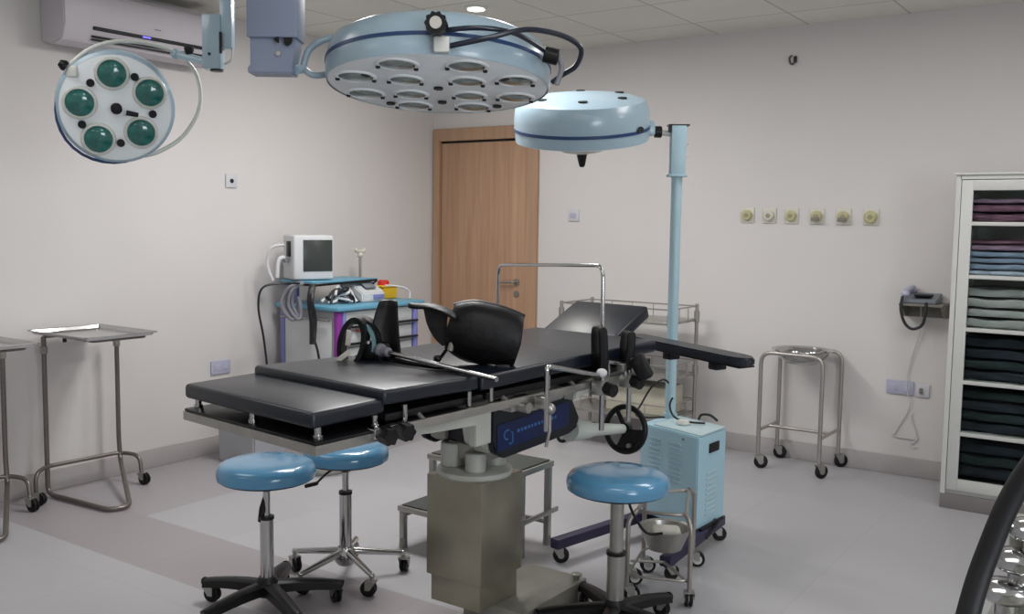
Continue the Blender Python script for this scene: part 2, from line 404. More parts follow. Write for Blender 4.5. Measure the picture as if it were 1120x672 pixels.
gl = [(-2.35, 'first gas outlet from the left, round grey-yellow cap on a square plate'), (-2.203, 'second gas outlet from the left, round pale grey cap'),
      (-2.059, 'third gas outlet from the left, strongest yellow cap'), (-1.896, 'third gas outlet from the right, cap with grey lower half'),
      (-1.732, 'second gas outlet from the right, cap with grey lower half'), (-1.568, 'rightmost gas outlet of the row, larger yellow-green cap')]
for i, (x, lb) in enumerate(gl):
    z = 1.563 - i * .001
    t = thing('gas_outlet', (x, YB, z), lb, 'gas outlet', 'medical gas outlets in a row on the back wall')
    MB().b2((x - .045, YB - .010, z - .05), (x + .045, YB - .0005, z + .05), .004).build('plate', 'plastic_cream', t)
    r = .034 if i < 5 else .038
    MB().lathe([(r, 0), (r, .018), (r * .8, .026)], (x, YB - .010, z), (0, -1, 0), 24).build('cap', ['shelf_grey', 'plastic_cream', 'outlet_yellow', 'outlet_yellow', 'outlet_yellow', 'outlet_yellow'][i] if i else 'outlet_yellow', t)
    MB().cyl((x, YB - .036, z), (x, YB - .042, z), .014).build('valve_core', 'valve_tan', t)
    if i in (3, 4): MB().b2((x - .026, YB - .05, z - .032), (x + .026, YB - .037, z - .006), .003).build('lower_cover', 'shelf_grey', t)
# hanging hook / insect high on the wall
t = thing('wall_hook', (-2.087, YB, 2.53), 'tiny dark hook with a ragged tag high on the back wall', 'hook')
MB().tube(smoothpts([(-2.10, YB - .001, 2.565), (-2.105, YB - .02, 2.55), (-2.10, YB - .022, 2.52), (-2.085, YB - .02, 2.51), (-2.07, YB - .018, 2.525)]), .006).build('hook', 'dust_grey', t)
MB().b2((-2.082, YB - .014, 2.52), (-2.064, YB - .001, 2.56), .002).build('tag', 'slot_black', t)
# double socket, round plug
t = thing('wall_socket', (-1.351, YB, .535), 'lilac double socket below the wall telephone', 'socket')
MB().b2((-1.43, YB - .012, .495), (-1.275, YB - .0005, .578), .003).build('plate', 'socket_lilac', t)
for dx in (-.04, .04): MB().b2((-1.351 + dx - .022, YB - .015, .515), (-1.351 + dx + .022, YB - .012, .555), .001).build('socket_face', 'socket_lilac', t)
t = thing('telephone_jack', (-1.225, YB, .526), 'small white telephone jack beside the double socket', 'telephone jack')
MB().b2((-1.262, YB - .012, .49), (-1.185, YB - .0005, .566), .003).build('plate', 'socket_white', t)
MB().b2((-1.24, YB - .026, .51), (-1.222, YB - .012, .545), .002).build('plug', 'shelf_grey', t)
# telephone on wall shelf
t = thing('wall_shelf', (-1.22, YB, 1.0), 'small grey-brown wall shelf with sloping side under the telephone', 'shelf')
MB().b2((-1.34, YB - .20, 1.045), (-1.10, YB - .0005, 1.06), .003).build('shelf_board', 'shelf_grey', t)
MB().b2((-1.34, YB - .012, .97), (-1.10, YB - .0006, 1.045), .002).build('back_plate', 'shelf_grey', t)
MB().prism([(0, 0), (.07, 0), (.19, .07), (0, .07)], (-1.105, YB - .012, .975), (0, -1, 0), (0, 0, 1), .01).build('bracket', 'shelf_grey', t)
MB().prism([(0, 0), (.07, 0), (.19, .07), (0, .07)], (-1.325, YB - .012, .975), (0, -1, 0), (0, 0, 1), .01).build('bracket', 'shelf_grey', t)
t = thing('telephone', (-1.24, YB - .1, 1.061), 'grey desk telephone with black coiled cord on the wall shelf', 'telephone')
MB().prism([(0, 0), (.17, 0), (.17, .055), (.05, .025), (0, .022)], (-1.33, YB - .185, 1.0615), (0, 1, 0), (0, 0, 1), .19, .004).build('base', 'phone_grey', t)
h = MB(); h.tube(smoothpts([(-1.31, YB - .185, 1.125), (-1.305, YB - .14, 1.135), (-1.30, YB - .06, 1.145), (-1.30, YB - .02, 1.14)]), .016); h.sph((-1.31, YB - .18, 1.115), .024, (1, 1, .8)); h.sph((-1.30, YB - .03, 1.13), .024, (1, 1, .8)); h.build('handset', 'socket_lilac', t)
MB().b2((-1.27, YB - .15, 1.10), (-1.18, YB - .06, 1.112), .003).build('keypad', 'black_plastic', t)
MB().tube(smoothpts([(-1.32, YB - .20, 1.10), (-1.325, YB - .21, 1.03), (-1.30, YB - .215, .95), (-1.255, YB - .215, .915), (-1.205, YB - .215, .94), (-1.19, YB - .21, 1.0), (-1.19, YB - .20, 1.07)]), .0085).build('coiled_cord', 'cable_black', t)
MB().tube(smoothpts([(-1.255, YB - .02, 1.04), (-1.25, YB - .03, .93), (-1.26, YB - .02, .85), (-1.30, YB - .012, .70), (-1.315, YB - .016, .56), (-1.29, YB - .018, .45), (-1.30, YB - .01, .40), (-1.36, YB - .008, .27), (-1.375, YB - .008, .235), (-1.25, YB - .008, .232), (-1.245, YB - .01, .25), (-1.28, YB - .01, .36), (-1.27, YB - .01, .39)]), .0035, 6).build('line_cord', 'cable_white', t)
MB().tube(smoothpts([(-1.235, YB - .008, .24), (-1.255, YB - .01, .215), (-1.275, YB - .01, .20), (-1.26, YB - .01, .18), (-1.24, YB - .01, .19)]), .003, 6).build('cord_end', 'cable_white', t)

# ------------------------------------------------------------------ air conditioner
t = thing('air_conditioner', (XL, 3.29, 2.39), 'white wall-mounted split air conditioner with dark louvre slots near the ceiling', 'air conditioner')
MB().prism([(0, .02), (.10, 0), (.19, .02), (.225, .10), (.22, .27), (.19, .30), (0, .30)], (XL - .002, 3.78, 2.39), (1, 0, 0), (0, 0, 1), .95, .006).build('body', 'ac_white', t)
for z, x in ((2.485, -4.776), (2.444, -4.787), (2.428, -4.792)):
    MB().b2((x - .012, 2.99, z - .009 if z > 2.48 else z - .005), (x + .004, 3.70, z + .009 if z > 2.48 else z + .004), .002).build('louvre_slot', 'slot_black', t)
MB().b2((-4.774, 3.28, 2.481), (-4.768, 3.33, 2.489)).build('status_light', 'led_blue', t)
MB().b2((-4.776, 3.36, 2.535), (-4.774, 3.40, 2.54)).build('badge', 'cable_grey', t)

# ------------------------------------------------------------------ castor helper
def castor(par, x, y, top, r, ang, hub='steel', tyre='black_rubber', twin=False, dx=.02):
    """fork and stem with the wheel as its sub-part"""
    R = rotz(ang); 
    def g(a, b, c): return V(x, y, 0) + R @ V(a, b, c)
    f = MB(); f.cyl(g(0, 0, r * 1.75), g(0, 0, top), .008)
    wdt = .028 if twin else .018
    f.box(g(dx * .4, 0, r * 1.9), (r * 1.1, wdt + .014, .006), R)
    for s_ in (-1, 1): f.prism([(-.5 * r, r * 1.9), (.75 * r + dx * .2, r * 1.9), (dx + .3 * r, r * .85), (dx - .3 * r, r * .85)], g(0, s_ * (wdt / 2 + .005), 0), R @ V(1, 0, 0), V(0, 0, 1), .003)
    fo = f.build('castor', 'steel', par)
    wl = MB()
    if twin:
        for s_ in (-1, 1): wl.lathe([(r * .9, 0), (r, .003), (r, .009), (r * .9, .012)], g(dx, s_ * .009 - .006, r), tuple(R @ V(0, 1, 0)), 24)
    else: wl.lathe([(r * .85, 0), (r, .004), (r, .014), (r * .85, .018)], g(dx, -.009, r), tuple(R @ V(0, 1, 0)), 24)
    wo = wl.build('wheel', tyre, fo)
    h_ = MB(); hw = wdt / 2 + .001
    h_.cyl(g(dx, -hw - .003, r), g(dx, hw + .003, r), r * .62 if twin else r * .4); h_.build('wheel_hub', hub, fo)
    return fo

# ------------------------------------------------------------------ stainless tray stands (left wall)
def tray_stand(x0, y0, label, cut=False):
    # x0,y0 = rear-left upright on the floor; uprights along +Y, tray overhangs to +X
    t = thing('instrument_tray_stand', (x0 + .2, y0 + .2, 0), label, 'tray stand', 'stainless tray stands by the side wall')
    zt = .862
    X = x0; Yb = y0
    f = MB(); f.tube(fillet([(X, Yb, zt), (X, Yb, .016), (X + .52, Yb + .03, .016), (X + .54, Yb + .13, .016), (X + .03, Yb + .41, .13), (X + .02, Yb + .41, .26), (X + .02, Yb + .41, zt)], .05), .0125, 12); f.build('floor_loop', 'tube_dark', t)
    f = MB(); f.tube(fillet([(X + .10, Yb - .12, .06), (X + .10, Yb - .12, .165), (X + .02, Yb - .02, .17), (X + .02, Yb + .42, .165), (X + .14, Yb + .46, .16), (X + .17, Yb + .45, .06)], .05), .011, 12); f.build('rear_bar', 'tube_dark', t)
    castor(t, X + .10, Yb - .12, .08, .034, .5, 'black_plastic', twin=True)
    castor(t, X + .17, Yb + .45, .08, .034, .2, 'black_plastic', twin=True)
    for (a, b_) in ((X, Yb), (X + .02, Yb + .41)):
        c = MB(); c.cyl((a, b_, zt - .09), (a, b_, zt - .05), .019, bev=.004); c.cyl((a, b_, zt - .07), (a + .03, b_ - .03, zt - .07), .009); c.build('height_clamp', 'steel_dull', t)
    f = MB(); f.tube([(X, Yb, zt), (X + .02, Yb + .41, zt)], .010); f.build('top_bar', 'tube_dark', t)
    f = MB(); f.tube(fillet([(X, Yb + .03, zt + .006), (X + .46, Yb + .0, zt + .010), (X + .46, Yb + .30, zt + .010), (X + .02, Yb + .34, zt + .006)], .03), .006); f.build('tray_support', 'tube_dark', t)
    MB().cyl((X + .20, Yb + .0, zt - .012), (X + .20, Yb + .0, zt + .008), .010).build('thumb_screw', 'black_plastic', t)
    tr = MB(); z = zt + .018
    X0, X1, Y0, Y1 = X - .03, X + .50, Yb - .07, Yb + .34
    tr.b2((X0 + .02, Y0 + .02, z), (X1 - .02, Y1 - .02, z + .003))
    mx_, my_ = (X0 + X1) / 2, (Y0 + Y1) / 2
    def ins(p, k): return (p[0] + (k if p[0] < mx_ else -k), p[1] + (k if p[1] < my_ else -k))
    for a, b_ in (((X0, Y0), (X1, Y0)), ((X1, Y0), (X1, Y1)), ((X1, Y1), (X0, Y1)), ((X0, Y1), (X0, Y0))):
        a1, b1 = ins(a, .020), ins(b_, .020); a2, b2_ = ins(a, .010), ins(b_, .010)
        tr.strip([[V(*a1, z + .001), V(*b1, z + .001)], [V(*a2, z + .018), V(*b2_, z + .018)], [V(*a, z + .019), V(*b_, z + .019)]], .0015)
    tr.tube(fillet([(X0, Y0, z + .018), (X1, Y0, z + .018), (X1, Y1, z + .018), (X0, Y1, z + .018)], .02, closed=True), .004, 8, closed=True)
    tr.build('tray', 'chrome', t, smooth=True)
    return t
tray_stand(-4.90, 2.74, 'stainless tray stand on a bent-tube base, fully in view by the side wall')
tray_stand(-4.90, 2.10, 'stainless tray stand cut off by the left edge of the picture')

# ------------------------------------------------------------------ stools
def stool(x, y, zs, style, label, seat_r=.185, ang0=0., lever=0., tilt=0.):
    t = thing('stool', (x, y, 0), label, 'stool')
    s = MB(); R = seat_r
    s.lathe([(.001, 0), (R * .9, 0), (R * .985, .007), (R, .026), (R * .985, .044), (R * .93, .059), (R * .8, .068), (R * .5, .073), (.001, .074)], (x, y, zs - .074), (0, 0, 1), 48, cap=False); s.build('seat', 'stool_blue', t)
    MB().lathe([(.04, -.006), (R * .86, -.004), (R * .93, .001), (R * .94, .006)], (x, y, zs - .075), (0, 0, 1), 40).build('seat_base', 'black_plastic', t)
    MB().lathe([(.02, 0), (.028, .008), (.05, .042)], (x, y, zs - .120), (0, 0, 1)).build('seat_bracket', 'black_plastic', t)
    zc = .36 if style != 'right' else .30
    MB().cyl((x, y, zc - .02), (x, y, zs - .12), .0135 if style != 'right' else .025).build('gas_piston', 'chrome' if style != 'right' else 'steel', t)
    MB().cyl((x, y, .08), (x, y, zc), .0255 if style != 'right' else .032, seg=28).build('column', 'chrome' if style != 'right' else 'steel', t)
    MB().cyl((x, y, zc), (x, y, zc + .012), .028 if style != 'right' else .036).build('collar', 'black_plastic', t)
    if lever is not None:
        d_ = V(math.cos(lever), math.sin(lever), 0); b_ = V(x, y, zs - .10)
        m = MB()
        if style == 'left': m.tube([b_ + V(0, 0, -.02), b_ + V(-.008, -.01, -.09), b_ + V(-.016, -.014, -.14)], [.006, .016, .013])
        elif style == 'mid': m.tube(smoothpts([b_, b_ + d_ * .07 + V(0, 0, -.025), b_ + d_ * .13 + V(0, 0, -.08)]), .005); m.box(b_ + d_ * .155 + V(0, 0, -.09), (.06, .02, .016), rotz(lever) @ euler(y=.3), .004)
        else: m.tube(smoothpts([b_ + V(.03, .02, 0), b_ + V(.05, .03, -.06), b_ + V(.09, .06, -.13), b_ + V(.14, .09, -.13)]), .005)
        m.build('lever', 'black_plastic', t)
    for k in range(5):
        a = ang0 + k * 2 * PI / 5; d_ = V(math.cos(a), math.sin(a), 0); n_ = V(-math.sin(a), math.cos(a), 0); c = V(x, y, 0)
        m = MB()
        if style == 'mid':
            m.tube([c + V(0, 0, .115) + d_ * .02, c + V(0, 0, .085) + d_ * .24], [.016, .011], 12); mt = 'chrome'
            m.sph(c + V(0, 0, .084) + d_ * .243, .0125)
        else:
            w0, w1 = .030, .022
            rows = []
            for q in range(7):
                u = q / 6; rr = .015 + u * .265; zz = .115 + .0 * u - .028 * u * u; hh = .040 - .012 * u; ww = w0 + (w1 - w0) * u
                p = c + d_ * rr
                rows.append([p + n_ * ww + V(0, 0, zz - hh), p + n_ * ww * .9 + V(0, 0, zz - .006), p + n_ * ww * .5 + V(0, 0, zz), p - n_ * ww * .5 + V(0, 0, zz), p - n_ * ww * .9 + V(0, 0, zz - .006), p - n_ * ww + V(0, 0, zz - hh)])
            m.strip(rows, .006); mt = 'black_plastic'
            m.tube([c + V(0, 0, .075) + d_ * .278, c + V(0, 0, .072) + d_ * .284], .021, 10)
        m.build('base_leg', mt, t)
        rr = .245 if style == 'mid' else .265
        castor(t, x + d_.x * rr, y + d_.y * rr, .08, .032, a + 1.1 + k * .7, 'black_plastic', twin=True, dx=.016)
    MB().lathe([(.034, .06), (.045, .075), (.045, .11), (.032, .135)], (x, y, 0)).build('base_hub', 'chrome' if style == 'mid' else 'black_plastic', t)
    return t
stool(-2.80, 2.42, .590, 'left', 'blue round stool with black five-star base, below the near corner of the table', ang0=math.radians(-20), lever=0)
stool(-2.805, 2.846, .575, 'mid', 'blue round stool with shiny chrome five-star base, partly hidden under the table', .18, ang0=math.radians(52), lever=math.radians(200))
stool(-1.625, 3.03, .612, 'right', 'blue round stool with thick steel column, nearest the handwheel and cropped at the bottom edge', .187, ang0=math.radians(0), lever=0)

# ------------------------------------------------------------------ operating table
OC = V(-2.14, 0, 0)
def T(p): return V(-2.14 + .99 * p[0] + .045 * (p[1] - 2), p[1] - .12 * p[0], p[2])
ot = thing('operating_table', (-2.09, 2.83, 0), 'black-padded steel operating table on a square column in the middle of the room', 'operating table')
def tb(mb, name, m, label=None, par=None): return mb.xf(T).build(name, m, par or ot, label=label)
def tbox(a, b, bev=0., seg=2): return MB().b2(a, b, bev, seg)
# pads
def slab(v0, v1, u0, u1, t0, t1, th, bev=.012):
    m = MB(); m.b2((u0, v0, -th), (u1, v1, 0), bev, 3); return m.xf(lambda p: V(p.x, p.y, p.z + t0 + (t1 - t0) * (p.y - v0) / (v1 - v0)))
tb(slab(1.785, 2.055, -.335, .31, .993, .997, .045), 'leg_pad', 'vinyl_pad')
tb(slab(2.04, 2.465, -.33, .318, 1.022, 1.012, .046), 'seat_pad', 'vinyl_pad')
tb(slab(2.47, 3.60, -.325, .325, 1.012, 1.026, .050), 'back_pad', 'vinyl_pad')
hp = MB(); hp.box((-.12, 3.80, 1.045), (.41, .30, .058), euler(x=.40), .012, 3); tb(hp, 'head_pad', 'vinyl_pad')
# dark under plates and steel rims
tb(tbox((-.335, 1.785, .908), (.325, 2.40, .917), .003), 'leg_plate', 'black_plastic')
rim = MB(); rim.b2((-.337, 1.782, .882), (.327, 1.788, .908)); rim.b2((.321, 1.788, .882), (.327, 2.05, .908)); rim.b2((-.337, 1.788, .882), (-.331, 2.05, .908)); rim.b2((-.331, 1.788, .882), (.321, 2.05, .885)); tb(rim, 'leg_tray', 'steel')
tb(tbox((-.31, 2.06, .925), (.305, 2.50, .948), .004), 'seat_plate', 'black_plastic')
tb(tbox((-.31, 2.51, .925), (.31, 3.58, .950), .004), 'back_plate', 'black_plastic')
for (u, v) in ((-.31, 1.82), (0., 1.81), (.29, 1.82), (.30, 2.02), (-.31, 2.02)):
    s = MB(); s.cyl((u, v, .917), (u, v, .952), .010); s.cyl((u, v, .917), (u, v, .928), .014); tb(s, 'pad_post', 'chrome')
for v in (2.13, 2.42, 2.53, 2.85, 3.25):
    s = MB(); s.cyl((.312, v, .920), (.312, v, .968), .009); tb(s, 'pad_post', 'chrome')
# side rails
for sd in (-1, 1):
    r = MB(); r.b2((sd * .330, 2.08, .893), (sd * .341, 3.56, .920), .002)
    for v in (2.2, 2.6, 3.0, 3.4): r.cyl((sd * .30, v, .927), (sd * .333, v, .908), .008)
    tb(r, 'side_rail', 'steel')
# white seat frame beams
prof_ = [(0, 0), (.58, 0), (.58, -.125), (.50, -.125), (.50, -.055), (.30, -.045), (.0, -.022)]
for u0 in (.27, -.25):
    m = MB(); m.prism(prof_, (u0, 1.97, .903), (0, 1, 0), (0, 0, 1), .03, .003); tb(m, 'seat_frame', 'cover_white')
tb(tbox((-.24, 2.35, .875), (.24, 3.4, .906), .004), 'under_frame', 'steel_dull')
tb(tbox((.235, 3.0, .865), (.30, 3.5, .905), .004), 'rail_bracket', 'steel')
# shroud over the mechanism: black sides with blue label, white nose
SV = 2.685
def shr(u0, u1):
    m = MB(); m.prism([(0, 0), (.0, -.15), (.02, -.20), (.07, -.225), (.48, -.205), (.53, -.19), (.545, -.15), (.50, -.08), (.51, .0), (.42, .01), (.0, .01)], (u0, SV, .893), (0, 1, 0), (0, 0, 1), u1 - u0, .004); return m
tb(shr(-.19, -.16), 'shroud_side', 'shroud_black'); tb(shr(.16, .19), 'shroud_side', 'shroud_black')
m = MB(); m.prism([(-.035, 0), (-.035, -.11), (-.02, -.17), (.05, -.215), (.06, 0)], (.07, SV, .893), (0, 1, 0), (0, 0, 1), .09, .004); tb(m, 'mechanism_cover', 'cover_white')
m = MB(); m.prism([(.03, 0), (.03, -.17), (.07, -.20), (.46, -.185), (.48, -.02)], (-.159, SV, .880), (0, 1, 0), (0, 0, 1), .318, .003); tb(m, 'mechanism_block', 'black_plastic')
# label
lb = MB(); lb.prism([(.025, -.195), (.47, -.168), (.47, -.075), (.025, -.100)], (.1905, SV, .893), (0, 1, 0), (0, 0, 1), .0015); lo = tb(lb, 'name_plate', 'label_blue')
lg = MB(); u = .193
def arc(cy, cz, r, a0, a1, n=10): return [V(u, cy + r * math.cos(a0 + (a1 - a0) * i / n), cz + r * math.sin(a0 + (a1 - a0) * i / n)) for i in range(n + 1)]
lg.tube(arc(2.765, .752, .017, 1.0, 5.0), .0032, 6)
lg.tube([V(u, 2.785, .757), V(u, 2.795, .757), V(u, 2.798, .73)] + arc(2.786, .728, .012, 0, -2.6, 6), .0032, 6)
xx = 2.825
for wl in (.018, .014, .02, .016, .014, .02, .016, .014, .022, .016, .018, .014):
    zc_ = .752 + (xx - 2.765) * .06
    lg.b2((u - .001, xx, zc_ - .005), (u + .0005, xx + wl * .75, zc_ + .006)); xx += wl + .004
lg.xf(T).build('logo_lettering', 'label_ink', lo)
# column
cm = MB(); cm.b2((-2.222, 2.70, .094), (-1.995, 2.935, .56), .004); cm.build('column', 'steel_brushed', ot)
cm = MB(); cm.b2((-2.235, 2.688, .195), (-1.983, 2.948, .573), .004); cm.build('column_sleeve', 'steel_brushed', ot)
cm = MB(); cm.lathe([(.135, 0), (.14, .006), (.14, .022), (.13, .028)], (-2.10, 2.80, .573)); cm.build('column_flange', 'cover_white', ot)
for (cx, cy, r_, h_) in ((-2.17, 2.76, .045, .09), (-2.05, 2.74, .038, .07), (-2.06, 2.87, .045, .09)):
    cm = MB(); cm.cyl((cx, cy, .60), (cx, cy, .60 + h_), r_, bev=.004); cm.build('pivot_boss', 'cover_white', ot)
cm = MB(); cm.b2((-2.18, 2.74, .63), (-2.02, 2.9, .76), .01); cm.b2((-2.24, 2.70, .70), (-2.16, 2.86, .76), .02); cm.b2((-2.16, 2.78, .74), (-2.04, 2.9, .88), .01); cm.build('pivot_block', 'steel_dull', ot)
bs = MB(); bs.b2((-2.14, 2.79, .0), (-1.865, 3.24, .094), .006); bs.build('base', 'steel_dull', ot)
MB().lathe([(.012, 0), (.012, .012), (.022, .016), (.022, .022), (.014, .026)], (-1.89, 3.20, .094)).build('levelling_knob', 'steel_dull', ot)
# crank shaft and handwheel
c0 = V(-1.93, 3.19, .69); c1 = V(-1.885, 3.545, .640)
ck = MB(); ck.cyl(c0, c0.lerp(c1, .35), .046, .034); ck.cyl(c0.lerp(c1, .35), c1, .028, .020); ck.build('crank_shaft', 'crank_white', ot)
wa = V(.05, 1, -.12).normalized(); wc = V(-1.882, 3.565, .636)
hw = MB(); hw.torus(wc, wa, .094, .0125, 40, 12); M_ = frame(wa)
hw.tube([wc, wc + M_ @ V(.092 * math.cos(1.0), .092 * math.sin(1.0), 0)], .010)
hw.cyl(wc - wa * .012, wc + wa * .014, .026)
rows = []
for i in range(11):
    a = 3.04 + i * .21; rows.append([wc + M_ @ V(.015 * math.cos(a), .015 * math.sin(a), 0), wc + M_ @ V(.092 * math.cos(a), .092 * math.sin(a), 0)])
hw.strip(rows, .010); wheel = hw.build('handwheel', 'black_plastic', ot)
MB().cyl(wc + M_ @ V(-.03, -.065, 0), wc + M_ @ V(-.03, -.065, 0) - wa * .02, .009).build('spinner', 'steel_dull', wheel)
# black clamp knobs on the rail near the leg end
def knob(name, p, ax, r=.022, l=.04, lobes=6, m='black_plastic'):
    p = Vector(p); ax = Vector(ax).normalized(); M = frame(ax); mb = MB(); prof = []
    k = 24; vs = []; fs = []
    for lv in (0, 1):
        for i in range(k):
            a = 2 * PI * i / k; rr = r * (1 + .12 * math.cos(lobes * a)); vs.append(p + M @ V(rr * math.cos(a), rr * math.sin(a), lv * l))
    for i in range(k): fs.append((i, (i + 1) % k, k + (i + 1) % k, k + i))
    fs.append(list(range(k))[::-1]); fs.append([k + i for i in range(k)])
    mb._add(vs, fs); return mb.xf(T).build(name, m, ot)
for v in (2.02, 2.09):
    knob('clamp_knob', (.335, v, .905), (1, -.1, -.1), .024, .045)
s = MB(); s.b2((.315, 1.98, .893), (.345, 2.12, .925), .004); tb(s, 'hinge_clamp', 'chrome')
# levers / clamps by the shroud
m = MB(); m.b2((.25, 2.62, .872), (.33, 2.68, .905), .004); m.cyl((.32, 2.66, .888), (.375, 2.66, .888), .018); tb(m, 'rail_clamp', 'steel')
m = MB(); m.b2((.25, 2.73, .862), (.34, 2.79, .905), .005); m.cyl((.32, 2.76, .882), (.39, 2.76, .875), .014); m.sph((.39, 2.76, .873), .02); lv_ = tb(m, 'tilt_clamp', 'steel')
m = MB(); m.tube([(.39, 2.76, .872), (.395, 2.755, .80), (.39, 2.74, .745)], .006); m.xf(T).build('lever', 'chrome', lv_)
m = MB(); m.cyl((.30, 2.84, .885), (.30, 2.94, .89), .02); tb(m, 'clamp_screw', 'steel')
m = MB(); m.prism([(0, 0), (.18, .03), (.20, .05), (.16, .062), (.02, .035)], (.335, 2.98, .862), (0, 1, 0), (0, 0, 1), -.05, .004); tb(m, 'lock_block', 'cover_white')

# ---- accessories clipped on the table (each lifts off)
def acc(name, loc, label, cat): return thing(name, loc, label, cat)
# anaesthesia screen hoop
t = acc('anaesthesia_screen_frame', (-1.745, 3.12, .80), 'tall chrome hoop bridging the table as a screen frame', 'screen frame')
hpnts = [(-1.745, 3.115, .73), (-1.745, 3.10, 1.345), (-2.47, 3.45, 1.31), (-2.475, 3.46, .86)]
MB().tube(fillet(hpnts, .05), .0075, 12).build('hoop', 'chrome', t)
s = MB(); s.box((-1.752, 3.115, .905), (.045, .05, .055), None, .005); s.build('rail_clamp', 'steel', t)
MB().cyl((-1.735, 3.10, .90), (-1.695, 3.06, .895), .018).build('clamp_knob', 'black_plastic', t)
# bent chrome rod (left of handwheel)
t = acc('bent_support_rod', (-1.72, 2.70, .90), 'bent chrome rod clamped upright at the side rail above the blue name plate', 'support rod')
MB().tube(fillet([(-1.72, 2.69, .80), (-1.72, 2.69, 1.02), (-1.695, 3.00, .955)], .018), .0085, 12).build('rod', 'chrome', t)
MB().box((-1.735, 2.69, .898), (.04, .04, .04), None, .004).build('rail_clamp', 'steel', t)
MB().sph((-1.69, 3.01, .962), .02, (1, 1, .8)).build('ball_end', 'cable_white', t)
# body supports
def body_support(y, label, hgt, wid, tilt, fall):
    x = -1.735; t = acc('body_support', (x, y, .84), label, 'body support')
    MB().tube(fillet([(x + .02, y, .74), (x + .02, y, .93), (x + .02, y, .97)], .01), .0095).build('post', 'chrome', t)
    s = MB(); s.box((x + .012, y, .90), (.05, .05, .055), None, .006); s.build('rail_clamp', 'steel', t)
    MB().cyl((x + .03, y, .90), (x + .075, y - .01, .893), .024).build('clamp_knob', 'black_plastic', t)
    p = MB(); R = euler(x=tilt, z=-.55)
    rows = []
    for i in range(9):
        u_ = -1 + i / 4
        rows.append([V(x, y, .94 + hgt / 2) + R @ V(wid / 2 * w_ * (1 - .22 * u_ ** 4), .012 * (1 - w_ * w_), u_ * hgt / 2) for w_ in (-1, -.8, -.3, .3, .8, 1)])
    p.strip(rows, .034); p.build('pad', 'black_leather', t, sub=1)
    return t
body_support(3.06, 'upright black oval body support in front of the hoop leg', .185, .085, 0.05, 0)
t = body_support(3.27, 'black body support near the arm board with a drooping dark pad', .15, .075, -.1, 0)
MB().box((-1.665, 3.27, .955), (.06, .06, .10), euler(y=-.5, z=.4), .012).build('lower_pad', 'black_leather', t)
# horizontal short chrome rod at the second support
t = acc('support_cross_rod', (-1.70, 3.25, .95), 'short chrome cross rod between the two black body supports', 'support rod')
MB().tube(fillet([(-1.735, 3.13, .985), (-1.72, 3.24, .965), (-1.72, 3.26, .88)], .012), .008).build('rod', 'chrome', t)
MB().box((-1.72, 3.215, .955), (.03, .03, .03), None, .004).build('clamp', 'steel', t)
# arm board
t = acc('arm_board', (-1.70, 3.72, .97), 'long narrow black padded arm board sticking out to the right past the blue pole', 'arm board')
a = V(-2.02, 3.87, .985); b = V(-1.36, 3.62, .962); dr = (b - a).normalized(); ang = math.atan2(dr.y, dr.x)
L_ = (b - a).length; hw_ = .06; ol = [(0, -hw_), (L_ - .10, -hw_)] + [(L_ - .10 + .10 * math.sin(k * PI / 12), -hw_ * math.cos(k * PI / 12)) for k in range(1, 12)] + [(L_ - .10, hw_), (0, hw_)]
ab = MB(); ab.prism(ol, a - V(0, 0, .0175), dr, V(-dr.y, dr.x, 0), .035, .010); ab.build('pad', 'vinyl_pad', t)
ab = MB(); ab.box((a + b) / 2 - V(0, 0, .022), ((b - a).length * .93, .09, .008), rotz(ang) @ euler(y=.033), .003); ab.build('board', 'black_plastic', t)
for k in (.36, .74): MB().box(a.lerp(b, k) - V(0, 0, .040), (.05, .06, .035), rotz(ang), .006).build('strap_slot', 'black_plastic', t)
MB().cyl(a + V(.05, -.02, -.02), a + V(-.06, -.05, -.06), .012).build('pivot_arm', 'steel', t)

# leg holder 1 (upright loop) with its chrome pole lying on the seat pad
RI = V(.82, .57, 0); UPZ = V(0, 0, 1); FW = V(-.57, .82, 0)
t = acc('leg_holder', (-2.33, 2.46, 1.005), 'black leg holder with pale lining, its long chrome pole lying across the pad', 'leg holder')
c = V(-2.345, 2.42, 1.075)
rows = []
for i in range(25):
    a_ = 2 * PI * i / 24
    rr = V(0, 0, 0) + RI * (.040 * math.cos(a_) + .012 * math.sin(a_)) + UPZ * (.082 * math.sin(a_))
    rows.append([c + rr + FW * q + RI * q * .15 for q in (-.03, 0, .03)])
m = MB(); m.strip(rows, .016); m.xf(lambda p: p); m.build('loop', 'black_leather', t)
rows = []
for i in range(15):
    a_ = -.3 + 2.2 * i / 14
    rr = RI * (.058 * math.cos(a_)) + UPZ * (.078 * math.sin(a_))
    rows.append([c + V(0, 0, -.01) + RI * .012 + rr + FW * q for q in (.0, .05, .10)])
m = MB(); m.strip(rows, .012); m.build('shell_lining', 'teal_lining', t)
rows = []
for i in range(13):
    a_ = -.4 + 2.4 * i / 12
    rr = RI * (.074 * math.cos(a_)) + UPZ * (.088 * math.sin(a_))
    rows.append([c + V(0, 0, -.012) + RI * .012 + rr + FW * q for q in (.02, .07, .12)])
m = MB(); m.strip(rows, .012); m.build('shell', 'black_leather', t)
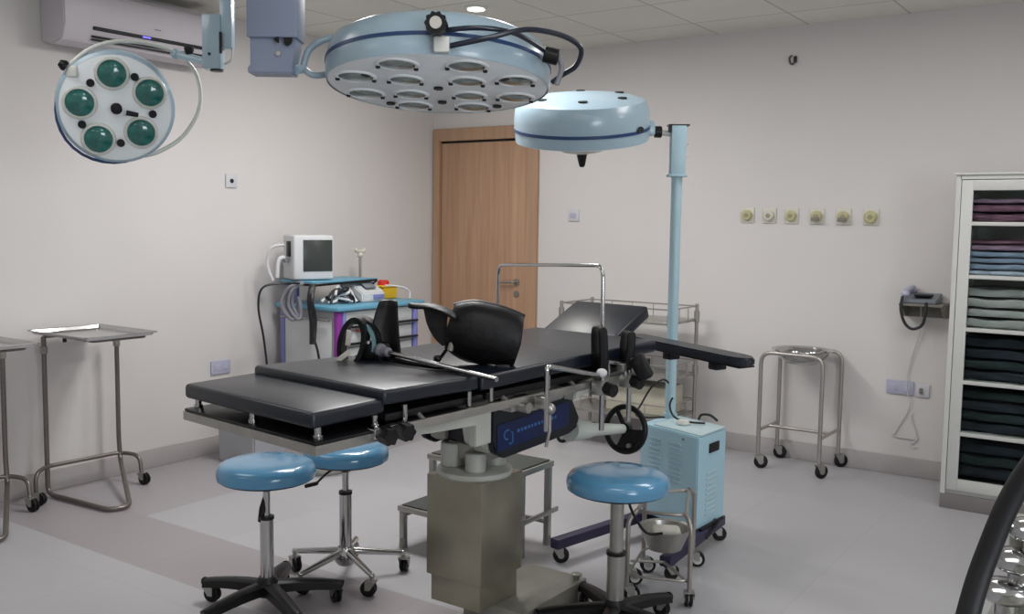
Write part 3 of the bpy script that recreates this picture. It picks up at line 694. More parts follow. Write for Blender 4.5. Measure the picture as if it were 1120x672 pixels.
# tall tongue
tg = c + RI * .115 + FW * .04
rows = []
for i in range(11):
    u_ = i / 10; w_ = .030 + .010 * math.sin(u_ * PI) + .018 * (1 - u_)
    rows.append([tg + RI * (k * w_ - .012 * math.sin(u_ * 3)) + UPZ * (-.065 + .21 * u_) + FW * (.02 * (1 - k * k) + .02 * u_) for k in (-1, -.5, 0, .5, 1)])
m = MB(); m.strip(rows, .018); m.build('tongue', 'black_leather', t, sub=1)
m = MB(); m.box(c + RI * .075 + FW * .03 + V(0, 0, -.035), (.10, .05, .07), rotz(.6), .02, 3); m.build('cushion', 'black_leather', t)
for q, (dx, dz, tl) in enumerate(((-.012, .02, .1), (-.03, -.045, .9))):
    MB().box(c + RI * dx - FW * .035 + UPZ * dz, (.018, .006, .055), rotz(.607) @ euler(y=tl), .002).build('strap', 'strap_cream', t)
p0 = V(-2.27, 2.475, 1.048); p1 = V(-1.70, 2.375, 1.018)
MB().tube([p0, p1], .0085, 12).build('pole', 'chrome', t)
m = MB(); m.cyl(p0 - (p1 - p0).normalized() * .045, p0 + (p1 - p0).normalized() * .05, .02, .016, bev=.004); m.sph(p0, .024); m.build('swivel_joint', 'cable_grey', t)
MB().tube(smoothpts([c + RI * .05 + V(0, 0, .0), p0 + V(-.06, 0, .02), p0]), .006).build('strap_buckle', 'strap_cream', t)
MB().tube(smoothpts([V(-2.27, 2.46, 1.03), V(-2.22, 2.44, 1.012), V(-2.05, 2.40, 1.010), V(-1.9, 2.44, 1.012)]), .005).build('loose_strap', 'black_leather', t)
MB().tube(smoothpts([V(-2.20, 2.475, 1.022), V(-2.1, 2.46, 1.018), V(-2.0, 2.47, 1.016), V(-1.93, 2.49, 1.012)]), .009).build('grip', 'black_leather', t)
# leg holder 2: large shell lying on its side, with wing
t = acc('leg_holder', (-1.93, 2.64, 1.005), 'large black moulded leg holder shell with a curved wing, lying on the back pad', 'leg holder')
c = dict(o=V(-1.915, 2.60, 1.12))['o']
A = (RI * .97 + UPZ * -.20).normalized(); Bv = (UPZ * .97 + RI * .2).normalized(); Cv = A.cross(Bv)
rows = []
for i in range(13):
    s_ = -1 + i / 6.0; hl = .128; Rr = .103 - .016 * max(0, s_) ** 2 - .030 * max(0, -s_ - .35) ** 1.5 * 1.9
    row = []
    for j in range(13):
        a_ = -1.45 + 2.9 * j / 12; row.append(c + A * s_ * hl * (1 - .06 * abs(math.sin(a_))) + Bv * (Rr * math.sin(a_) * .98) - Cv * (-1) * (0) + (-FW) * (Rr * .75 * math.cos(a_) - .03))
    rows.append(row)
m = MB(); m.strip(rows, .014); m.build('shell', 'black_leather', t, sub=1)
m = MB(); ed = [r[-1] for r in rows]; m.tube([Vector(e) for e in ed], .009, 8); ed = [r[0] for r in rows]; m.tube([Vector(e) for e in ed], .007, 8); m.build('edge_piping', 'black_plastic', t)
rows = []
top = c - A * .105 + Bv * .055
pathc = smoothpts([top + V(0, 0, -.01), top - RI * .045 + V(0, 0, .012), top - RI * .09 + V(0, 0, .024), top - RI * .135 + V(0, 0, .024), top - RI * .165 + V(0, 0, .026)], 4)
n_ = len(pathc)
for i, p in enumerate(pathc):
    u_ = i / (n_ - 1); w_ = .05 * (1 - u_) + .018
    rows.append([p + FW * k * w_ + UPZ * (-.012 * k * k) for k in (-1, -.4, .4, 1)])
m = MB(); m.strip(rows, .014); m.build('wing', 'black_leather', t, sub=1)
rows = []
pc = smoothpts([top - RI * .07 + V(0, 0, .01), top - RI * .068 + V(0, 0, -.04), top - RI * .055 + V(0, 0, -.085), top - RI * .035 + V(0, 0, -.115)], 4)
for i, p in enumerate(pc):
    u_ = i / (len(pc) - 1); w_ = .030 * (1 - u_) + .014
    rows.append([p + RI * k * w_ for k in (-1, -.4, .4, 1)])
m = MB(); m.strip(rows, .014); m.build('side_strap', 'black_leather', t)
m = MB(); q = c - A * .115 - Bv * .08
m.tube([q, q + V(-.02, -.0, -.025)], .006); m.sph(q + V(-.028, -.01, -.03), .014); m.build('release_lever', 'black_plastic', t)
m = MB(); m.box(c + A * .085 - Bv * .095 - FW * .01, (.05, .05, .03), rotz(.6), .008); m.build('mount', 'black_plastic', t)
MB().tube([c + A * .03 - Bv * .09, c + A * .10 - Bv * .105], .008).build('mount_rod', 'steel', t)
MB().tube([c - A * .10 - Bv * .03 - FW * .02, c - A * .10 - Bv * .075 - FW * .02], .010).build('hinge_pin', 'steel_dull', t)

# ------------------------------------------------------------------ double step stool
t = thing('step_stool', (-2.6, 3.5, 0), 'two-tread steel step stool with dark rubber treads behind the table column', 'step stool')
SX0, SX1 = -2.885, -2.335
MB().b2((SX0, 3.26, .172), (SX1, 3.50, .196), .003).build('lower_tread', 'steel', t)
MB().b2((SX0 + .015, 3.275, .196), (SX1 - .015, 3.485, .202), .002).build('lower_mat', 'tread_rubber', t)
MB().b2((SX0, 3.47, .372), (SX1, 3.73, .398), .003).build('upper_tread', 'steel', t)
MB().b2((SX0 + .015, 3.485, .398), (SX1 - .015, 3.715, .404), .002).build('upper_mat', 'tread_rubber', t)
for x in (SX0 + .02, SX1 - .02):
    for (y, h_) in ((3.28, .172), (3.49, .372), (3.71, .372)):
        lg_ = MB().b2((x - .014, y - .014, .03), (x + .014, y + .014, h_), .003).build('leg', 'steel', t)
        MB().cyl((x, y, 0), (x, y, .045), .021, .018).build('rubber_foot', 'steel_dull', lg_)
    MB().b2((x - .006 + .016, 3.27, .150), (x + .006 + .016, 3.77, .172), .002).build('side_rail', 'steel', t)
MB().b2((SX0 + .02, 3.70, .10), (SX1 - .02, 3.715, .12), .002).build('cross_brace', 'steel', t)

# ------------------------------------------------------------------ mobile lamp: base unit, pole, head
t = thing('mobile_surgical_lamp', (-1.95, 4.15, 0), 'pale blue surgical lamp on a tall pole rising from a wheeled power box', 'surgical lamp')
bx = V(-1.98, 4.12, 0); ang = math.radians(14)
ub = MB(); F0 = V(-1.735, 3.985, 0); ux = V(-.945, .325, 0).normalized(); uy = V(.05, 1, 0).normalized()
Rb = rotz(0.0)
def bp(a, b_, z): return F0 + ux * a + uy * b_ + V(0, 0, z)
def skew(a0, b0, z0, a1, b1, z1):
    m = MB(); vs = [bp(a, b_, z) for z in (z0, z1) for (a, b_) in ((a0, b0), (a1, b0), (a1, b1), (a0, b1))]
    m._add(vs, [(0, 1, 2, 3), (7, 6, 5, 4), (0, 1, 5, 4), (1, 2, 6, 5), (2, 3, 7, 6), (3, 0, 4, 7)])
    bmesh.ops.bevel(m.bm, geom=list(m.bm.edges), offset=.006, segments=2, affect='EDGES'); return m
body = skew(0, 0, .115, .37, .29, .545).build('power_box', 'box_blue', t)
for col in (0, 1):
    lv = MB()
    for k in range(9):
        z = .49 - k * .022
        a0 = .10 + col * .13; lv.box(bp(a0 + .04, -.003, z), (.075, .006, .007), rotz(math.atan2(ux.y, ux.x)), .001)
    lv.build('vent_louvres', 'pole_blue', body)
lv = MB()
for k in range(9): lv.box(bp(-.003, .14, .36 - k * .024), (.004, .10, .006), rotz(math.atan2(uy.y, uy.x) - PI / 2))
lv.build('side_vents', 'box_white', body)
MB().box(bp(-.003, .16, .475), (.008, .10, .045), rotz(math.atan2(uy.y, uy.x) - PI / 2), .004).build('side_handle_slot', 'slot_black', body)
MB().cyl(bp(.09, -.001, .52), bp(.09, -.004, .52), .006).build('screw', 'cable_grey', body)
sk = skew(-.0, .02, .545, .30, .28, .55).build('top_tray', 'box_white', t)
px_, py_ = -2.03, 4.31
MB().cyl((px_, py_, .10), (px_, py_, 1.74), .026, seg=24).build('pole', 'pole_blue', t)
MB().cyl((px_, py_, .545), (px_, py_, .57), .035).build('pole_collar', 'pole_blue', t)
MB().cyl((px_, py_, 1.30), (px_, py_, 1.306), .0225).build('pole_ring', 'slot_black', t)
m = MB(); m.box((px_, py_, 1.85), (.070, .070, .24), rotz(.6), .003); m.box((px_, py_, 1.732), (.092, .088, .012), rotz(.6), .003); m.build('counterweight_housing', 'pole_blue', t)
m = MB(); m.box((px_, py_, 1.972), (.10, .07, .006), rotz(.6)); m.box((px_ - .02, py_ - .03, 1.955), (.03, .03, .03), rotz(.6)); m.build('housing_cap', 'black_plastic', t)
# beams and castors
def beam(p, q, hz=.045, wd=.05, z=.09, name='base_beam'):
    p = Vector(p); q = Vector(q); d_ = q - p; return MB().box((p + q) / 2 + V(0, 0, z), (d_.length, wd, hz), rotz(math.atan2(d_.y, d_.x)), .004).build(name, 'beam_purple', t)
beam((-2.19, 3.51, 0), (-2.02, 4.38, 0)); beam((-1.70, 3.60, 0), (-1.745, 4.30, 0)); beam((-2.04, 4.15, 0), (-1.74, 4.05, 0))
castor(t, -2.19, 3.53, .075, .036, .6); castor(t, -1.70, 3.63, .075, .034, 1.0, 'black_plastic'); castor(t, -1.745, 4.24, .075, .034, .6, 'black_plastic'); castor(t, -2.02, 4.36, .075, .034, 1.4)
m = MB(); m.tube([bp(-.02, .24, .125), bp(-.015, .02, .115)], .008); m.box(bp(-.01, .12, .10), (.05, .16, .012), euler(z=0, x=.3), .003); m.build('brake_pedal', 'black_plastic', t)
# cords on top
m = MB(); m.tube(smoothpts([(px_ - .0, py_ - .02, .72), (px_ - .02, py_ - .05, .74), (px_ - .07, py_ - .07, .70), (px_ - .11, py_ - .09, .62), (px_ - .12, py_ - .13, .565), (px_ - .05, py_ - .14, .563), (px_ + .02, py_ - .10, .567)]), .005, 8)
m.tube(smoothpts([(px_ + .04, py_ - .06, .66), (px_ + .03, py_ - .07, .62), (px_ + .07, py_ - .10, .575), (px_ + .14, py_ - .10, .560), (px_ + .22, py_ - .08, .56)]), .005, 8)
m.tube(smoothpts([(px_ + .24, py_ + .02, .558), (px_ + .21, py_, .585), (px_ + .17, py_ - .01, .583), (px_ + .16, py_ - .02, .558)]), .006, 8); m.build('power_cords', 'cable_black', t)
MB().lathe([(.03, 0), (.032, .006), (.025, .02), (.001, .026)], (px_ + .13, py_ - .13, .552), cap=False).build('cord_winder', 'enamel_white', t)
# lamp head
hc = V(-2.415, 4.05, 1.985)     # head centre
hn = V(-.30 * 0 + .16, -.32, .92)
def unit(v): v = Vector(v); v.normalize(); return v
hn = unit(V(.05, -.20, .97) )   # top normal leans toward the viewer
hn = unit(V(.105, -.225, .96))
RH = .325
head = MB().lathe([(RH * .99, -.085), (RH, -.02), (RH * 1.0, .02), (RH * .985, .065), (RH * .93, .098), (RH * .78, .115), (RH * .5, .124), (.001, .128)], hc, tuple(hn), 56, cap=False).build('lamp_head', 'lamp_blue', t)
MB().lathe([(.001, -.087), (RH * .985, -.087), (RH * .985, -.07)], hc, tuple(hn), 56, cap=False).build('lamp_underside', 'lamp_face', head)
MB().lathe([(RH * 1.0, -.034), (RH * 1.007, -.034), (RH * 1.007, -.019), (RH * 1.0, -.019)], hc, tuple(hn), 56, cap=False).build('stripe', 'lamp_stripe', head)
MB().lathe([(.17, -.085), (.15, -.11), (.10, -.140), (.03, -.155), (.001, -.156)], hc, tuple(hn), 32, cap=False).build('lower_dome', 'enamel_white', head)
MB().lathe([(.026, -.150), (.024, -.17), (.014, -.215), (.010, -.220)], hc, tuple(hn), 20).build('sterile_handle', 'black_rubber', head)
Mh = frame(hn)
for k in range(6):
    a = .55 + k * PI / 3; MB().cyl(hc + Mh @ V(RH * .66 * math.cos(a), RH * .66 * math.sin(a), .108), hc + Mh @ V(RH * .66 * math.cos(a), RH * .66 * math.sin(a), .124), .022).build('vent_cap', 'black_rubber', head)
# side joint toward the pole
armd = unit(V(px_, py_, 1.93) - V(hc.x, hc.y, 1.93)); j0 = hc + armd * (RH + .025) + V(0, 0, -.045)
MB().box(hc + armd * (RH - .0) + V(0, 0, -.03), (.05, .09, .07), rotz(math.atan2(armd.y, armd.x)), .01).build('joint_block', 'lamp_blue', t)
knb = MB(); knb.cyl(j0, j0 + armd * .035, .028, bev=.003); knb.build('joint_knob', 'black_plastic', t)
sd = unit(V(-armd.y, armd.x, 0)); sd = -sd
MB().cyl(hc + armd * (RH * .80) + sd * (RH * .62) + V(0, 0, -.055), hc + armd * (RH * .80) + sd * (RH * .66) + V(0, 0, -.055), .014).build('side_button', 'black_plastic', t)
MB().tube([j0 + armd * .02, V(px_, py_, 1.925)], .013).build('arm', 'enamel_white', t)
MB().torus((px_ + .06, py_ + .0, 1.85), (0, 1, 0), .03, .003, 16, 6, -1.5, 1.5).build('side_hook', 'enamel_white', t)

# ------------------------------------------------------------------ large ceiling lamp
t = thing('ceiling_surgical_lamp', (-2.35, 2.09, ZC), 'large round twelve-bulb surgical lamp hanging from the ceiling in front of the door', 'surgical lamp')
BC = V(-1.975, 2.42, 1.925); bn = unit(V(.085, -.13, -.985)) * 1.0   # face normal, tilted toward the viewer
bn = unit(V(.06, -.11, -1))
RB = .355; up_ = -bn
prof = [(RB * .985, -.002), (RB, .012), (RB, .06), (RB * .985, .09), (RB * .95, .118), (RB * .85, .140), (RB * .55, .153), (.001, .158)]
lh = MB().lathe(prof, BC, tuple(up_), 72, cap=False).build('lamp_head', 'lamp_blue', t)
MB().lathe([(.001, -.002), (RB * .96, -.002), (RB * .985, .004)], BC, tuple(up_), 72, cap=False).build('lamp_face', 'lamp_face', lh)
MB().lathe([(RB * .98, .052), (RB * 1.006, .052), (RB * 1.006, .063), (RB * .98, .063)], BC, tuple(up_), 72, cap=False).build('stripe', 'lamp_stripe', lh)
# face axes: right along RI, v away from viewer
fr_ = unit(RI - RI.dot(bn) * bn); fv = unit(FW - FW.dot(bn) * bn)
def fp(u_, v_, h=0.): return BC + fr_ * u_ * RB + fv * v_ * RB + bn * h
bl = [(.75 * math.cos(math.radians(22.5 + 45 * k)), .75 * math.sin(math.radians(22.5 + 45 * k))) for k in range(8)] + [(.27, .27), (-.27, .27), (-.27, -.22), (.27, -.22)]
for (u_, v_) in bl:
    rb = .054 if math.hypot(u_, v_) > .5 else .048
    b_ = MB().lathe([(rb + .012, -.0), (rb + .008, .006), (rb, .006), (rb - .002, -.004)], fp(u_, v_, .001), tuple(bn), 28, cap=False).build('bulb_ring', 'lamp_face', lh)
    MB().lathe([(rb, .003), (rb * .6, .007), (.001, .009)], fp(u_, v_, .001), tuple(bn), 28, cap=False).build('bulb_lens', 'bulb_grey', b_)
    for a in (.5, 2.9):
        MB().cyl(fp(u_, v_, .004) + (fr_ * math.cos(a) + fv * math.sin(a)) * (rb + .006), fp(u_, v_, .012) + (fr_ * math.cos(a) + fv * math.sin(a)) * (rb + .006), .007, seg=10).build('retaining_screw', 'black_rubber', b_)
for (u_, v_) in ((0, .52), (0, 0.02), (-.60, -.60 * .0 - .35), (.60, -.35), (-.50, .62), (.52, .62)):
    MB().cyl(fp(u_, v_, .0), fp(u_, v_, .008), .015, seg=16).build('face_cap', 'black_rubber', lh)
# near rim knob with block
kn = fp(.06, -1.06) + up_ * .072
MB().box(fp(.10, -1.02) + up_ * .022, (.045, .03, .045), rotz(.6), .006).build('handle_block', 'enamel_white', t)
def gearknob(c, ax, r, l, m, par, name='adjust_knob'):
    c = Vector(c); ax = unit(ax); M = frame(ax); k = 40; vs = []; fs = []
    for lv in (0, 1):
        for i in range(k):
            a = 2 * PI * i / k; rr = r * (1 + .09 * math.cos(10 * a)); vs.append(c + M @ V(rr * math.cos(a), rr * math.sin(a), lv * l))
    for i in range(k): fs.append((i, (i + 1) % k, k + (i + 1) % k, k + i))
    fs.append(list(range(k))[::-1]); fs.append([k + i for i in range(k)]); mb = MB(); mb._add(vs, fs); return mb.build(name, m, par)
gk = gearknob(kn + FW * .01, -FW, .030, .05, 'black_plastic', t)
MB().cyl(kn - FW * .04, kn - FW * .045, .017).build('knob_face', 'strap_cream', gk)
MB().cyl(fp(.08, -.98) + up_ * .03, kn, .012).build('knob_stem', 'enamel_white', t)
# black handle hoses sweeping to the right
hs = MB()
def ko(a, z, f): return kn + RI * a + V(0, 0, z) + FW * f
hs.tube(smoothpts([ko(.01, -.01, .02), ko(.12, -.005, .0), ko(.22, -.01, .05), ko(.31, -.035, .18)]), .0075, 10)
hs.tube(smoothpts([ko(.03, -.055, .01), ko(.14, -.035, -.01), ko(.25, -.002, .03), ko(.355, .0, .12), ko(.415, -.025, .18), ko(.405, -.07, .22), ko(.365, -.095, .24), ko(.335, -.115, .26)]), .008, 10)
hs.build('positioning_handle', 'hose_navy', t)
kb = ko(.325, -.042, .19)
MB().cyl(kb - RI * .02, kb + RI * .025 + V(0, 0, -.01), .024, bev=.003).build('side_knob', 'black_plastic', t)
MB().tube(smoothpts([kb + RI * .02, kb + RI * .035 + V(0, 0, -.04), kb + RI * .02 + V(0, 0, -.09)]), .008).build('cable_loop', 'cable_grey', t)
# yoke on the left side
yk = MB(); jy = V(-2.315, 2.165, 1.972)
le = BC - fr_ * RB * 1.0
yk.tube(smoothpts([jy, jy + V(0.01, .01, -.02) + RI * .02, le + RI * .03 + up_ * .035]), .010, 10)
yk.tube(smoothpts([jy + V(0, 0, .01), jy + RI * .02 + V(0, 0, .06), jy + RI * .08 + FW * .02 + V(0, 0, .10), jy + RI * .16 + FW * .12 + V(0, 0, .12), le + RI * .2 + FW * .22 + up_ * .11]), .011, 10)
yk.build('yoke', 'lamp_blue', t)
cb = V(-2.355, 2.09, 0)
Rc = rotz(.607)
MB().box(cb + V(0, 0, 2.40), (.155, .12, .70), Rc, .006).build('drop_column', 'column_blue', t)
MB().lathe([(.16, 0), (.16, .02), (.10, .05)], cb + V(0, 0, ZC - .051)).build('ceiling_plate', 'enamel_white', t)
m = MB(); m.prism([(-.070, .105), (.070, .105), (.070, .075), (.058, .02), (.058, -.010), (-.078, -.010), (-.078, .010), (-.070, .012)], cb + V(0, 0, 1.955) - FW * .045 , RI, (0, 0, 1), -.09, .003); m.build('joint_housing', 'column_blue', t)
m = MB(); m.prism([(0, .025), (.028, .025), (.024, .008), (.010, 0), (.004, .002)], cb + V(0, 0, 2.025) + RI * .036 - FW * .062, RI, (0, 0, 1), -.012, .002); m.prism([(-.02, .02), (-.004, .03), (-.004, .010)], cb + V(0, 0, 2.023) + RI * .025 - FW * .062, RI, (0, 0, 1), -.012, .001); m.build('adjust_lever', 'black_plastic', t)
MB().cyl(cb + V(0, 0, 2.003) + RI * .018 - FW * .05, cb + V(0, 0, 2.003) + RI * .018 - FW * .053, .008).build('bolt', 'chrome', t)
MB().tube([cb + RI * .06 + V(0, 0, 1.962), jy], .014).build('pivot_arm', 'lamp_blue', t)

# ------------------------------------------------------------------ small ceiling lamp
t = thing('ceiling_surgical_lamp', (-3.26, 2.58, ZC), 'smaller round five-bulb surgical lamp with green lenses hanging at upper left', 'surgical lamp')
SCn = V(-3.575, 2.33, 1.935); sn = unit(V(.90 * .86 + .0, -.52, -.16)); sn = unit(-SCn * 0 + V(.80, -.50, -.24))
RS = .228; su = -sn
MB_ = MB().lathe([(RS * .93, -.002), (RS * .985, .008), (RS, .03), (RS, .07), (RS * .93, .10), (RS * .7, .125), (.001, .14)], SCn, tuple(su), 64, cap=False).build('lamp_head', 'lamp_blue', t)
MB().lathe([(.001, -.004), (RS * .88, -.004), (RS * .935, .0)], SCn, tuple(su), 64, cap=False).build('lamp_face', 'lamp_face', MB_)
fr2 = unit(RI - RI.dot(sn) * sn); fu2 = unit(UPZ - UPZ.dot(sn) * sn)
def sp2(u_, v_, h=0.): return SCn + fr2 * u_ * RS + fu2 * v_ * RS + sn * h
for k in range(5):
    a = math.radians(96 - 72 * k); u_, v_ = .61 * math.cos(a), .61 * math.sin(a)
    b_ = MB().lathe([(.068, 0), (.064, .012), (.056, .014), (.052, .006)], sp2(u_, v_, .002), tuple(sn), 32, cap=False).build('bulb_ring', 'enamel_white', MB_)
    MB().lathe([(.054, .008), (.045, .014), (.025, .019), (.001, .021)], sp2(u_, v_, .002), tuple(sn), 32, cap=False).build('bulb_lens', 'bulb_green', b_)
    a2 = a - math.radians(36); MB().cyl(sp2(.62 * math.cos(a2), .62 * math.sin(a2), .0), sp2(.62 * math.cos(a2), .62 * math.sin(a2), .016), .0155).build('face_cap', 'black_rubber', MB_)
MB().lathe([(.022, 0), (.022, .02), (.014, .026)], sp2(0, 0, .003), tuple(sn), 20).build('centre_cap', 'black_rubber', MB_)
m = MB(); m.tube([sp2(.16, -.07, .03), sp2(.36, -.12, .03)], [.011, .009]); m.build('centre_handle', 'black_rubber', MB_)
# yoke ring, pivots and arm
yr = MB(); pts = []
for i in range(41):
    a = math.radians(128 - 290 * 0) + math.radians(i * (360 / 41)); pts.append(0)
kk = []
for ang_, rr_, h_ in ((135, 1.06, -.02), (112, 1.10, -.03), (88, 1.13, -.05), (60, 1.22, -.07), (38, 1.38, -.09), (18, 1.48, -.10), (-5, 1.46, -.10), (-28, 1.32, -.08), (-48, 1.14, -.05), (-62, 1.03, -.03)):
    a = math.radians(ang_); kk.append(sp2(rr_ * math.cos(a), rr_ * math.sin(a), h_))
yr.tube(smoothpts(kk, 5), .0085, 10); yr.build('yoke', 'enamel_white', t)
yr = MB(); kk = []
for ang_ in range(135, 300, 11):
    a = math.radians(ang_); kk.append(sp2(.985 * math.cos(a), .985 * math.sin(a), -.012))
yr.tube(kk, .006, 8); yr.build('rim_seal', 'lamp_stripe', MB_)
pk = sp2(1.08 * math.cos(math.radians(137)), 1.08 * math.sin(math.radians(137)), -.01)
MB().lathe([(.02, 0), (.022, .012), (.012, .03)], pk, tuple(-fr2 * .7 + fu2 * .5), 16).build('pivot_knob', 'black_plastic', t)
MB().box(pk + fr2 * .025 - fu2 * .02, (.045, .045, .045), rotz(.6), .008).build('pivot_block', 'enamel_white', t)
ja = sp2(1.35 * math.cos(math.radians(40)), 1.35 * math.sin(math.radians(40)), -.09)
jb = V(-3.268, 2.573, 2.12)
MB().tube([ja, jb], .016, 12).build('pivot_arm', 'lamp_blue', t)
MB().sph(ja, .022).build('pivot_ball', 'lamp_blue', t)
MB().lathe([(.012, 0), (.02, .02), (.02, .03)], ja.lerp(jb, .35) + V(0, 0, .01), (0, 0, 1), 16).build('friction_knob', 'black_plastic', t)
sb = V(-3.262, 2.58, 0)
m = MB(); m.box(sb + V(0, 0, 2.205) - RI * .012, (.075, .06, .215), Rc, .004); m.build('joint_housing', 'lamp_blue', t)
MB().box(sb + V(0, 0, 2.20) + RI * .026 - FW * .031, (.010, .004, .085), Rc).build('slot', 'slot_black', t)
MB().cyl(sb + V(0, 0, 2.155) - RI * .02 - FW * .03, sb + V(0, 0, 2.155) - RI * .02 - FW * .033, .006).build('bolt', 'slot_black', t)
MB().cyl(sb + V(0, 0, 2.09) - RI * .0, sb + V(0, 0, 2.10), .026).build('lower_cap', 'black_plastic', t)
m = MB(); m.box(sb + V(0, 0, 2.28) + RI * .045, (.05, .05, .20), Rc, .008); m.build('arm_sleeve', 'lamp_blue', t)
MB().cyl(sb + V(0, 0, 2.30) + RI * .045, sb + V(0, 0, ZC - .03) + RI * .045, .019).build('drop_tube', 'lamp_blue', t)
MB().lathe([(.10, 0), (.10, .015), (.06, .035)], sb + RI * .045 + V(0, 0, ZC - .036)).build('ceiling_plate', 'enamel_white', t)
MB().tube(smoothpts([sb + V(0, 0, 2.20) + RI * .065, sb + V(0, 0, 2.14) + RI * .06, sb + V(0, 0, 2.12) + RI * .03]), .004, 6).build('cable', 'cable_white', t)

# ------------------------------------------------------------------ procedure trolley with blue top
t = thing('procedure_trolley', (-4.62, 4.86, 0), 'white drawer trolley with blue top and purple corner post against the side wall', 'trolley')
X0, X1, Y0, Y1 = -4.93, -4.37, 4.37, 5.18
MB().b2((X0, Y0 - .02, .915), (X1 + .02, Y1 + .02, .945), .008, 3).build('top', 'cart_top', t)
MB().b2((X0 + .02, Y0 + .02, .12), (X1 - .03, Y1 - .02, .915), .004).build('carcass', 'cart_panel', t)
MB().b2((X0 + .06, Y0 + .010, .33), (X1 - .07, Y0 + .018, .86), .003).build('side_panel', 'cart_drawer', t)
MB().b2((X0 + .02, Y0 + .0, .20), (X1 - .04, Y0 + .03, .29), .004).build('side_ledge', 'enamel_white', t)
MB().tube([(X0 + .05, Y0 - .02, .855), (X1 - .06, Y0 - .02, .855)], .007).build('side_rail', 'tube_steel', t)
for (x, y, mt, lb_) in ((X1 - .02, Y0 + .02, 'cart_purple', 'bright purple corner post'), (X1 - .02, Y1 - .05, 'cart_lavender', 'lavender corner post'), (X0 + .03, Y0 + .03, 'cart_lavender', 'lavender corner post'), (X0 + .03, Y1 - .03, 'cart_lavender', None)):
    MB().box((x, y, .515), (.045, .045, .80), None, .014, 3).build('corner_post', mt, t, label=lb_)
MB().box((X1 - .015, Y0 + .055, .515), (.045, .03, .80), None, .01).build('post_trim', 'cart_lavender', t)
dz = [(.79, .905), (.68, .78), (.57, .67), (.43, .56), (.29, .42), (.15, .28)]
for k, (z0, z1) in enumerate(dz):
    off = .10 if k == 0 else 0.
    dr_ = MB().b2((X1 - .028, Y0 + .085, z0), (X1 - .010 + off * .0, Y1 - .085, z1), .004).build('drawer', 'cart_drawer', t)
    MB().box((X1 + .004, (Y0 + Y1) / 2, z0 + .018), (.026, .72 if k < 5 else .3, .014), None, .004).build('handle', 'black_plastic', dr_)
MB().b2((X1 - .005, Y0 + .16, .775), (X1 + .03, Y0 + .42, .785), .003).build('label_strip', 'flesh_red', t)
for (x, y) in ((X0 + .06, Y0 + .06), (X1 - .06, Y0 + .06), (X0 + .06, Y1 - .06), (X1 - .06, Y1 - .06)): castor(t, x, y, .125, .045, .8)
# raised monitor shelf
MB().b2((-4.86, 4.33, 1.085), (-4.55, 4.93, 1.10), .004).build('raised_shelf', 'cart_top', t)
for (x, y) in ((-4.80, 4.42), (-4.80, 4.86)): MB().b2((x - .012, y - .012, .945), (x + .012, y + .012, 1.085), .002).build('shelf_post', 'cart_lavender', t)
MB().tube(fillet([(-4.86, 4.34, 1.075), (-4.545, 4.34, 1.075), (-4.545, 4.92, 1.088), (-4.60, 4.95, 1.09)], .02), .008).build('shelf_rail', 'black_plastic', t)
MB().tube([(-4.545, 4.92, 1.085), (-4.60, 4.82, 1.00)], .006).build('shelf_strut', 'black_plastic', t)
# monitor
t = thing('patient_monitor', (-4.70, 4.47, 1.101), 'white boxy patient monitor with dark square screen on the raised shelf', 'monitor')
RM = rotz(math.radians(-22)); mc = V(-4.72, 4.45, 1.25)
MB().box(mc, (.20, .275, .29), RM, .014, 3).build('housing', 'plastic_white', t)
MB().box(mc + RM @ V(.101, .025, .012), (.006, .20, .205), RM, .002).build('screen', 'screen', t)
MB().box(mc + RM @ V(.02, -.14, .055), (.05, .02, .10), RM, .003).build('side_socket', 'black_plastic', t)
MB().box(mc + RM @ V(-.0, -.158, -.02), (.05, .02, .03), RM, .003).build('cable_plug', 'cable_grey', t)
m = MB(); m.tube(smoothpts([mc + RM @ V(.02, -.17, .08), mc + RM @ V(.0, -.25, .06), mc + RM @ V(-.02, -.27, -.05), mc + RM @ V(0, -.24, -.15)]), .010); m.tube(smoothpts([mc + RM @ V(.02, -.17, .0), mc + RM @ V(.02, -.21, -.02), mc + RM @ V(.02, -.22, -.13)]), .014); m.build('side_cable', 'cable_white', t)
# cable bundles
t = thing('cable_bundle', (-4.70, 4.24, .75), 'tangle of grey and black monitor cables hanging off the trolley corner', 'cables')
m = MB()
for k in range(5):
    o_ = random.uniform(-.03, .03); m.tube(smoothpts([(-4.62 + o_, 4.30, 1.09), (-4.64 + o_, 4.20 + k * .012, 1.05), (-4.66 + o_, 4.17 + k * .02, .95), (-4.62 + o_, 4.22 + k * .015, .86), (-4.62 + o_, 4.28, .90), (-4.62, 4.27, 1.0)]), .012, 8)
m.build('grey_cables', 'cable_grey', t)
m = MB()
for k in range(4): m.tube(smoothpts([(-4.56, 4.32 + k * .01, 1.08), (-4.55 + k * .01, 4.29, .98), (-4.54, 4.30 + k * .012, .85), (-4.55 + .008 * k, 4.31, .70)]), .012, 8)
m.tube(smoothpts([(-4.53, 4.31, .75), (-4.50, 4.33, .60), (-4.50, 4.33, .35), (-4.48, 4.32, .16)]), .008, 8)
m.build('black_cables', 'cable_black', t)
t2 = MB().tube(smoothpts([(-4.60, 4.26, 1.09), (-4.62, 4.14, 1.095), (-4.68, 4.03, 1.07), (-4.70, 4.01, .95), (-4.70, 4.05, .75), (-4.72, 4.10, .50), (-4.74, 4.14, .2), (-4.80, 4.17, .02)]), .007, 8).build('hanging_power_cord', 'cable_black'); tag(t2, 'thin dark power cord hanging free to the left of the trolley', 'cord')
t = thing('coiled_leads', (-4.62, 4.6, .95), 'heap of white and dark coiled leads under the raised monitor shelf', 'cables')
